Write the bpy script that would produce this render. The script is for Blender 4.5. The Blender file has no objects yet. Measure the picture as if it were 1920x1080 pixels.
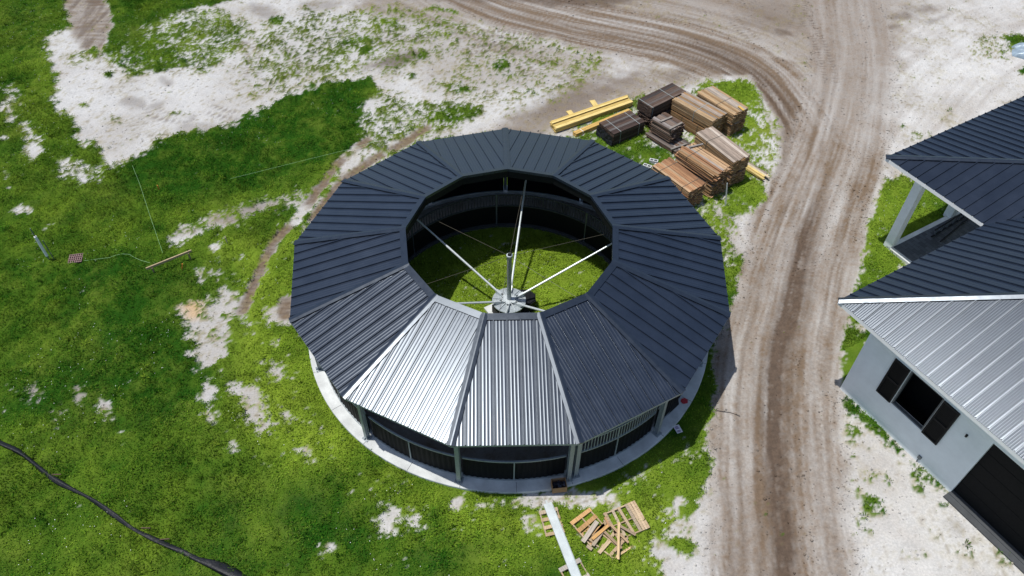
import bpy, math, random
import numpy as np
from mathutils import Matrix, Vector

SC = bpy.context.scene
COL = SC.collection
RNG = random.Random(7)
R = math.radians

# ------------------------------------------------------------------ camera
CAM_F, CAM_PITCH, CAM_ROLL = 1443.79, 0.82495, 0.013555      # focal length in pixels of a 1920 wide frame
CAM_POS = np.array([0.1071, -19.8765, 23.0065])
_fw = np.array([0, math.cos(CAM_PITCH), -math.sin(CAM_PITCH)])
_up0 = np.array([0, math.sin(CAM_PITCH), math.cos(CAM_PITCH)])
_rt0 = np.array([1.0, 0, 0])
_rt = math.cos(CAM_ROLL) * _rt0 + math.sin(CAM_ROLL) * _up0
_up = -math.sin(CAM_ROLL) * _rt0 + math.cos(CAM_ROLL) * _up0
cam = bpy.data.cameras.new('camera')
cam.sensor_width = 36.0
cam.lens = 36.0 * CAM_F / 1920.0
cam.clip_start = 0.5
cam.clip_end = 3000
camo = bpy.data.objects.new('camera', cam)
COL.objects.link(camo)
camo.matrix_world = Matrix(((_rt[0], _up[0], -_fw[0], CAM_POS[0]), (_rt[1], _up[1], -_fw[1], CAM_POS[1]),
                            (_rt[2], _up[2], -_fw[2], CAM_POS[2]), (0, 0, 0, 1)))
SC.camera = camo


def at(px, py, z=0.0):
    """world point at height z seen at that spot of the survey photograph (1920 x 1080)"""
    d = _fw * CAM_F + _rt * (px - 960) - _up * (py - 540)
    t = (z - CAM_POS[2]) / d[2]
    return CAM_POS + t * d


# ------------------------------------------------------------------ light
SUN_TO = Vector((-0.288, 0.012, 1.0)).normalized()            # direction towards the sun
SUN_EL = math.asin(SUN_TO.z)
SUN_AZ = math.atan2(SUN_TO.x, SUN_TO.y)                      # clockwise from +y
W = bpy.data.worlds.new('World')
SC.world = W
W.use_nodes = True
nt = W.node_tree
sky = nt.nodes.new('ShaderNodeTexSky')
sky.sky_type = 'NISHITA'
sky.sun_disc = False
sky.sun_elevation = SUN_EL
sky.sun_rotation = SUN_AZ
sky.air_density = 1.0
sky.dust_density = 1.0
bg = nt.nodes['Background']
bg.inputs['Strength'].default_value = 0.115
nt.links.new(sky.outputs[0], bg.inputs['Color'])
sl = bpy.data.lights.new('sun', 'SUN')
sl.energy = 4.2
sl.angle = R(0.55)
sl.color = (1.0, 0.965, 0.91)
so = bpy.data.objects.new('sun', sl)
COL.objects.link(so)
so.rotation_euler = SUN_TO.to_track_quat('Z', 'Y').to_euler()
SC.view_settings.view_transform = 'Standard'
SC.view_settings.look = 'None'
SC.view_settings.exposure = 0.0
SC.view_settings.gamma = 1.0
SC.render.engine = 'CYCLES'
SC.cycles.max_bounces = 6
SC.cycles.use_denoising = True


# ------------------------------------------------------------------ materials
def nodes_of(m):
    m.use_nodes = True
    return m.node_tree.nodes, m.node_tree.links, m.node_tree.nodes['Principled BSDF']


def mat_plain(name, col, rough=0.6, metal=0.0, var=0.12, scale=6.0, bump=0.0, bscale=40.0, spec=0.5, stretch=(1, 1, 1), var2=0.0):
    """paint / metal / plastic: colour varied by noise, optional bump"""
    m = bpy.data.materials.new(name)
    n, l, b = nodes_of(m)
    tc = n.new('ShaderNodeTexCoord')
    mp = n.new('ShaderNodeMapping')
    mp.inputs['Scale'].default_value = stretch
    l.new(tc.outputs['Object'], mp.inputs[0])
    nz = n.new('ShaderNodeTexNoise')
    nz.inputs['Scale'].default_value = scale
    nz.inputs['Detail'].default_value = 5
    nz.inputs['Roughness'].default_value = 0.65
    l.new(mp.outputs[0], nz.inputs['Vector'])
    mr = n.new('ShaderNodeMapRange')
    mr.inputs['From Min'].default_value = 0.3
    mr.inputs['From Max'].default_value = 0.7
    mr.inputs['To Min'].default_value = 1 - var
    mr.inputs['To Max'].default_value = 1 + var
    l.new(nz.outputs[0], mr.inputs[0])
    mx = n.new('ShaderNodeMix')
    mx.data_type = 'RGBA'
    mx.blend_type = 'MULTIPLY'
    mx.inputs[0].default_value = 1
    mx.inputs[6].default_value = (*col, 1)
    l.new(mr.outputs[0], mx.inputs[7])
    l.new(mx.outputs[2], b.inputs['Base Color'])
    b.inputs['Roughness'].default_value = rough
    b.inputs['Metallic'].default_value = metal
    b.inputs['Specular IOR Level'].default_value = spec
    if var2:
        mr2 = n.new('ShaderNodeMapRange')
        mr2.inputs['From Min'].default_value = 0.3
        mr2.inputs['From Max'].default_value = 0.7
        mr2.inputs['To Min'].default_value = rough - var2
        mr2.inputs['To Max'].default_value = rough + var2
        l.new(nz.outputs[0], mr2.inputs[0])
        l.new(mr2.outputs[0], b.inputs['Roughness'])
    if bump:
        nb = n.new('ShaderNodeTexNoise')
        nb.inputs['Scale'].default_value = bscale
        nb.inputs['Detail'].default_value = 4
        l.new(mp.outputs[0], nb.inputs['Vector'])
        bp = n.new('ShaderNodeBump')
        bp.inputs['Strength'].default_value = bump
        bp.inputs['Distance'].default_value = 0.02
        l.new(nb.outputs[0], bp.inputs['Height'])
        l.new(bp.outputs[0], b.inputs['Normal'])
    return m


def mat_wood(name, rough=0.8, grain=0.35):
    """boards: the colour of each board comes from its own vertex colour, grain runs along local x"""
    m = bpy.data.materials.new(name)
    n, l, b = nodes_of(m)
    at_ = n.new('ShaderNodeAttribute')
    at_.attribute_name = 'col'
    tc = n.new('ShaderNodeTexCoord')
    mp = n.new('ShaderNodeMapping')
    mp.inputs['Scale'].default_value = (1.2, 22, 22)
    l.new(tc.outputs['Object'], mp.inputs[0])
    nz = n.new('ShaderNodeTexNoise')
    nz.inputs['Scale'].default_value = 2.2
    nz.inputs['Detail'].default_value = 6
    l.new(mp.outputs[0], nz.inputs['Vector'])
    mr = n.new('ShaderNodeMapRange')
    mr.inputs['From Min'].default_value = 0.3
    mr.inputs['From Max'].default_value = 0.72
    mr.inputs['To Min'].default_value = 1 - grain
    mr.inputs['To Max'].default_value = 1 + grain
    l.new(nz.outputs[0], mr.inputs[0])
    mx = n.new('ShaderNodeMix')
    mx.data_type = 'RGBA'
    mx.blend_type = 'MULTIPLY'
    mx.inputs[0].default_value = 1
    l.new(at_.outputs['Color'], mx.inputs[6])
    l.new(mr.outputs[0], mx.inputs[7])
    l.new(mx.outputs[2], b.inputs['Base Color'])
    b.inputs['Roughness'].default_value = rough
    b.inputs['Specular IOR Level'].default_value = 0.25
    return m


M = {}
M['roof'] = mat_plain('slate_painted_metal', (0.011, 0.016, 0.028), 0.31, 0.0, 0.18, 1.3, var2=0.035, spec=0.92, bump=0.05, bscale=1.6)
M['house_roof'] = mat_plain('slate_house_roof_metal', (0.011, 0.016, 0.028), 0.31, 0.0, 0.18, 1.3, var2=0.035, spec=0.66, bump=0.05, bscale=1.6)
M['trim'] = mat_plain('slate_trim_metal', (0.014, 0.020, 0.032), 0.30, 0.0, 0.10, 4.0, var2=0.05, spec=0.6, bump=0.05, bscale=2.5)
M['black'] = mat_plain('black_panel', (0.0085, 0.009, 0.010), 0.6, 0, 0.2, 9.0, spec=0.10)
M['ceiling'] = mat_plain('dark_roof_underside', (0.02, 0.021, 0.023), 0.7, 0, 0.1, 3.0, spec=0.2)
M['galv'] = mat_plain('galvanized_steel', (0.33, 0.37, 0.39), 0.5, 0.35, 0.18, 14.0, var2=0.08)
M['galv_dark'] = mat_plain('weathered_steel', (0.13, 0.15, 0.165), 0.5, 0.3, 0.2, 14.0)
M['inner_steel'] = mat_plain('dark_grey_steel', (0.055, 0.060, 0.063), 0.6, 0.2, 0.2, 14.0, spec=0.3)
M['galv_bright'] = mat_plain('bright_galvanized_steel', (0.56, 0.61, 0.62), 0.42, 0.3, 0.12, 18.0, var2=0.08)
M['concrete'] = mat_plain('concrete', (0.57, 0.59, 0.58), 0.9, 0, 0.20, 1.6, bump=0.25, bscale=60, spec=0.2)
M['dark_concrete'] = mat_plain('dark_concrete', (0.07, 0.075, 0.08), 0.85, 0, 0.15, 3.0, bump=0.3, bscale=50, spec=0.2)
M['stucco'] = mat_plain('pale_stucco', (0.82, 0.87, 0.885), 0.9, 0, 0.07, 1.2, bump=0.12, bscale=90, spec=0.2)
M['white'] = mat_plain('white_paint', (0.82, 0.83, 0.83), 0.5, 0, 0.05, 6.0)
M['plastic_black'] = mat_plain('black_plastic', (0.010, 0.011, 0.013), 0.5, 0, 0.15, 8.0, spec=0.15)
M['fabric_black'] = mat_plain('black_fabric', (0.010, 0.011, 0.014), 0.5, 0, 0.4, 7.0, bump=0.8, bscale=14, spec=0.3)
M['wood'] = mat_wood('sawn_boards')
M['cardboard'] = mat_plain('cardboard', (0.33, 0.19, 0.09), 0.8, 0, 0.12, 8.0)
M['steel_blue'] = mat_plain('dark_hardware', (0.06, 0.065, 0.085), 0.4, 0.6, 0.5, 30.0)
M['red'] = mat_plain('red_plastic', (0.42, 0.02, 0.03), 0.5, 0, 0.2, 14.0)
M['paper'] = mat_plain('white_paper', (0.72, 0.70, 0.72), 0.7, 0, 0.05, 8.0)
M['purple'] = mat_plain('purple_ink', (0.16, 0.10, 0.25), 0.7, 0, 0.2, 20.0)
M['orange'] = mat_plain('orange_paint', (0.75, 0.22, 0.04), 0.6, 0, 0.1, 8.0)
M['string'] = mat_plain('pale_green_string', (0.30, 0.50, 0.25), 0.8, 0, 0.1, 8.0)
M['strap'] = mat_plain('grey_strap', (0.30, 0.34, 0.33), 0.5, 0, 0.1, 8.0)
M['strap_dark'] = mat_plain('dark_strap', (0.10, 0.09, 0.07), 0.5, 0, 0.1, 8.0)
M['rust'] = mat_plain('rusty_grate', (0.27, 0.17, 0.16), 0.8, 0.1, 0.3, 20.0)
M['tarp'] = mat_plain('silver_sheeting', (0.26, 0.33, 0.39), 0.35, 0.1, 0.3, 3.0, bump=1.0, bscale=5, var2=0.08)
M['cinder'] = mat_plain('pale_concrete_block', (0.60, 0.61, 0.62), 0.9, 0, 0.08, 18.0, bump=0.4, bscale=120)
M['wire'] = mat_plain('dark_wire', (0.03, 0.025, 0.022), 0.7)


for k_ in ('roof', 'trim', 'house_roof'):
    M[k_].node_tree.nodes['Principled BSDF'].inputs['Specular Tint'].default_value = (0.78, 0.88, 1.0, 1)


def mat_pavers():
    m = bpy.data.materials.new('dark_pavers')
    n, l, b = nodes_of(m)
    tc = n.new('ShaderNodeTexCoord')
    br = n.new('ShaderNodeTexBrick')
    br.inputs['Color1'].default_value = (0.075, 0.085, 0.10, 1)
    br.inputs['Color2'].default_value = (0.030, 0.035, 0.045, 1)
    br.inputs['Mortar'].default_value = (0.02, 0.02, 0.022, 1)
    br.inputs['Scale'].default_value = 1.0
    br.inputs['Brick Width'].default_value = 0.34
    br.inputs['Row Height'].default_value = 0.2
    br.inputs['Mortar Size'].default_value = 0.006
    br.inputs['Bias'].default_value = -0.2
    l.new(tc.outputs['Object'], br.inputs['Vector'])
    l.new(br.outputs[0], b.inputs['Base Color'])
    b.inputs['Roughness'].default_value = 0.75
    return m


M['pavers'] = mat_pavers()


# ------------------------------------------------------------------ mesh builder and tagging
class MB:
    def __init__(self):
        self.v, self.f, self.c = [], [], []

    def add(self, vs, fs, col=None):
        o = len(self.v)
        self.v += [tuple(p) for p in vs]
        self.f += [tuple(i + o for i in f) for f in fs]
        self.c += [col if col else (1, 1, 1)] * len(vs)

    def box(self, lo, hi, mtx=None, col=None):
        (a, b, c), (d, e, f) = lo, hi
        vs = [Vector(p) for p in ((a, b, c), (d, b, c), (d, e, c), (a, e, c), (a, b, f), (d, b, f), (d, e, f), (a, e, f))]
        if mtx is not None:
            vs = [mtx @ p for p in vs]
        self.add(vs, [(3, 2, 1, 0), (4, 5, 6, 7), (0, 1, 5, 4), (1, 2, 6, 5), (2, 3, 7, 6), (3, 0, 4, 7)], col)

    def bar(self, p0, p1, w, h, col=None, upv=(0, 0, 1)):
        """a box beam from p0 to p1, w wide, h high, centred on the line"""
        p0, p1 = Vector(p0), Vector(p1)
        x = (p1 - p0)
        L = x.length
        x.normalize()
        u = Vector(upv)
        if abs(x.dot(u)) > 0.98:
            u = Vector((0, 1, 0))
        y = u.cross(x).normalized()
        z = x.cross(y)
        mt = Matrix(((x.x, y.x, z.x, p0.x), (x.y, y.y, z.y, p0.y), (x.z, y.z, z.z, p0.z), (0, 0, 0, 1)))
        self.box((0, -w / 2, -h / 2), (L, w / 2, h / 2), mt, col)

    def tube(self, p0, p1, r0, r1=None, n=10, cap=True, col=None):
        r1 = r0 if r1 is None else r1
        p0, p1 = Vector(p0), Vector(p1)
        x = (p1 - p0).normalized()
        u = Vector((0, 0, 1)) if abs(x.z) < 0.95 else Vector((0, 1, 0))
        y = u.cross(x).normalized()
        z = x.cross(y)
        vs = []
        for p, r in ((p0, r0), (p1, r1)):
            for k in range(n):
                a = 2 * math.pi * k / n
                vs.append(p + r * (math.cos(a) * y + math.sin(a) * z))
        fs = [(k, (k + 1) % n, n + (k + 1) % n, n + k) for k in range(n)]
        if cap:
            fs += [tuple(range(n - 1, -1, -1)), tuple(range(n, 2 * n))]
        self.add(vs, fs, col)

    def path(self, pts, r, n=6, col=None):
        for a, b in zip(pts[:-1], pts[1:]):
            self.tube(a, b, r, n=n, col=col)

    def lathe(self, prof, n=48, col=None, cx=0, cy=0):
        """prof: closed loop of (r, z) pairs spun round the axis"""
        m = len(prof)
        vs = []
        for k in range(n):
            a = 2 * math.pi * k / n
            vs += [(cx + r * math.cos(a), cy + r * math.sin(a), z) for r, z in prof]
        fs = []
        for k in range(n):
            k2 = (k + 1) % n
            for j in range(m):
                j2 = (j + 1) % m
                fs.append((k * m + j, k2 * m + j, k2 * m + j2, k * m + j2))
        self.add(vs, fs, col)

    def prism(self, poly, z0, z1, col=None, mtx=None):
        n = len(poly)
        vs = [Vector((p[0], p[1], z0)) for p in poly] + [Vector((p[0], p[1], z1)) for p in poly]
        if mtx is not None:
            vs = [mtx @ p for p in vs]
        self.add(vs, [tuple(range(n - 1, -1, -1)), tuple(range(n, 2 * n))] +
                 [(k, (k + 1) % n, n + (k + 1) % n, n + k) for k in range(n)], col)

    def build(self, name, m, parent=None, smooth=False, label=None):
        me = bpy.data.meshes.new(name)
        me.from_pydata(self.v, [], self.f)
        me.validate()
        me.materials.append(m)
        if any(c != (1, 1, 1) for c in self.c):
            a = me.color_attributes.new('col', 'FLOAT_COLOR', 'POINT')
            a.data.foreach_set('color', np.array([(*c, 1) for c in self.c], dtype=np.float32).ravel())
        if smooth:
            me.polygons.foreach_set('use_smooth', [True] * len(me.polygons))
        o = bpy.data.objects.new(name, me)
        COL.objects.link(o)
        if parent is not None:
            o.parent = parent
        if label:
            o['label'] = label
        return o


def tag(o, label, cat=None, group=None, kind=None):
    if label:
        o['label'] = label
    if cat:
        o['category'] = cat
    if group:
        o['group'] = group
    if kind:
        o['kind'] = kind
    return o


def thing(name, label, cat, loc=(0, 0, 0), rz=0.0, group=None):
    o = bpy.data.objects.new(name, None)
    COL.objects.link(o)
    o.empty_display_size = 0.3
    o.location = loc
    o.rotation_euler = (0, 0, rz)
    return tag(o, label, cat, group)


def copy_tree(o, parent=None):
    c = o.copy()
    COL.objects.link(c)
    c.parent = parent
    for ch in list(o.children):
        copy_tree(ch, c)
    return c


# ------------------------------------------------------------------ ground
def _h(ix, iy, seed):
    n = (ix.astype(np.int64) * 374761393 + iy.astype(np.int64) * 668265263 + seed * 974634777) & 0xffffffff
    n = ((n ^ (n >> 13)) * 1274126177) & 0xffffffff
    return ((n ^ (n >> 16)) & 0xffffff) / float(0xffffff)


def vnoise(x, y, seed=0):
    ix, iy = np.floor(x), np.floor(y)
    fx, fy = x - ix, y - iy
    fx = fx * fx * (3 - 2 * fx)
    fy = fy * fy * (3 - 2 * fy)
    a, b = _h(ix, iy, seed), _h(ix + 1, iy, seed)
    c, d = _h(ix, iy + 1, seed), _h(ix + 1, iy + 1, seed)
    return (a + (b - a) * fx) * (1 - fy) + (c + (d - c) * fx) * fy


def fbm(x, y, octv=4, seed=0, gain=0.55):
    s, a, t = 0.0, 1.0, 0.0
    ca, sa = 0.8, 0.6
    for k in range(octv):
        s = s + a * (vnoise(x, y, seed + k * 17) - 0.5)
        t += a
        a *= gain
        x, y = (ca * x - sa * y) * 2.03 + 5.2, (sa * x + ca * y) * 2.03 + 1.7
    return s / t * 2.0          # about -1..1, mostly within 0.6


def sstep(a, b, x):
    t = np.clip((x - a) / (b - a), 0, 1)
    return t * t * (3 - 2 * t)


def grow(a, b, n, far):
    """n geometric steps from the edge b out to far"""
    k = np.arange(1, n + 1)
    q = (far / 0.3) ** (1.0 / n)
    return b + np.sign(far) * 0.3 * (abs(q) ** k)


xs_in = np.arange(-34, 34.01, 0.085)
ys_in, y = [], -12.6
while y < 28.5:
    ys_in.append(y)
    y += 0.072 + 0.0016 * (y + 12.6)
ys_in = np.array(ys_in)
geo = 0.3 * (1.55 ** np.arange(1, 19))
xs = np.concatenate([xs_in[0] - geo[::-1], xs_in, xs_in[-1] + geo])
ys = np.concatenate([ys_in[0] - geo[::-1], ys_in, ys_in[-1] + geo])
NX, NY = len(xs), len(ys)
GX, GY = np.meshgrid(xs, ys)
X, Y = GX.ravel(), GY.ravel()
N_WARP = fbm(X * 0.9, Y * 0.9, 4, 3)
N_WARP2 = fbm(X * 2.6, Y * 2.6, 3, 31)


def ell(cx, cy, rx, ry, rot=0.0, n=18):
    a = np.linspace(0, 2 * math.pi, n, endpoint=False)
    c, s = math.cos(R(rot)), math.sin(R(rot))
    return [(cx + rx * math.cos(t) * c - ry * math.sin(t) * s, cy + rx * math.cos(t) * s + ry * math.sin(t) * c) for t in a]


def strip(pts, w):
    """pixel polyline of width w pixels as a polygon"""
    L, Rr = [], []
    for i, p in enumerate(pts):
        a = pts[max(i - 1, 0)]
        b = pts[min(i + 1, len(pts) - 1)]
        dx, dy = b[0] - a[0], b[1] - a[1]
        q = math.hypot(dx, dy)
        nx, ny = -dy / q * w / 2, dx / q * w / 2
        L.append((p[0] + nx, p[1] + ny))
        Rr.append((p[0] - nx, p[1] - ny))
    return L + Rr[::-1]


def mask_of(pts_px, soft=0.25, warp=0.25):
    """soft mask of a ground area given by its outline as surveyed in the photograph"""
    P = np.array([at(*p)[:2] for p in pts_px])
    lo, hi = P.min(0) - soft - warp - 0.3, P.max(0) + soft + warp + 0.3
    idx = np.where((X > lo[0]) & (X < hi[0]) & (Y > lo[1]) & (Y < hi[1]))[0]
    out = np.zeros(len(X))
    if len(idx) == 0:
        return out
    px, py = X[idx], Y[idx]
    d2 = np.full(len(idx), 1e9)
    ins = np.zeros(len(idx), bool)
    n = len(P)
    for i in range(n):
        a, b = P[i], P[(i + 1) % n]
        ex, ey = b[0] - a[0], b[1] - a[1]
        wx, wy = px - a[0], py - a[1]
        t = np.clip((wx * ex + wy * ey) / (ex * ex + ey * ey + 1e-12), 0, 1)
        d2 = np.minimum(d2, (wx - ex * t) ** 2 + (wy - ey * t) ** 2)
        cr = ((a[1] > py) != (b[1] > py)) & (px < ex * (py - a[1]) / (ey if abs(ey) > 1e-12 else 1e-12) + a[0])
        ins ^= cr
    sd = np.sqrt(d2) * np.where(ins, 1, -1) + warp * (N_WARP[idx] + 0.5 * N_WARP2[idx])
    out[idx] = sstep(-soft, soft, sd)
    return out


def road_coords(px_pts):
    P = np.array([at(*p)[:2] for p in px_pts])
    # resample smoothly (Catmull-Rom)
    Q = []
    for i in range(len(P) - 1):
        p0, p1, p2, p3 = P[max(i - 1, 0)], P[i], P[i + 1], P[min(i + 2, len(P) - 1)]
        for t in np.linspace(0, 1, 6, endpoint=False):
            Q.append(0.5 * (2 * p1 + (p2 - p0) * t + (2 * p0 - 5 * p1 + 4 * p2 - p3) * t * t + (3 * p1 - p0 - 3 * p2 + p3) * t ** 3))
    Q.append(P[-1])
    Q = np.array(Q)
    best = np.full(len(X), 1e9)
    D = np.zeros(len(X))
    S = np.zeros(len(X))
    s0 = 0.0
    for a, b in zip(Q[:-1], Q[1:]):
        e = b - a
        L = math.hypot(*e)
        wx, wy = X - a[0], Y - a[1]
        t = np.clip((wx * e[0] + wy * e[1]) / (L * L), 0, 1)
        dx, dy = wx - e[0] * t, wy - e[1] * t
        d2 = dx * dx + dy * dy
        sg = np.sign(e[0] * wy - e[1] * wx)
        m = d2 < best
        best = np.where(m, d2, best)
        D = np.where(m, np.sqrt(d2) * sg, D)
        S = np.where(m, s0 + t * L, S)
        s0 += L
    return D, S


def lerp(a, b, m):
    return a + (b - a) * m


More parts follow.
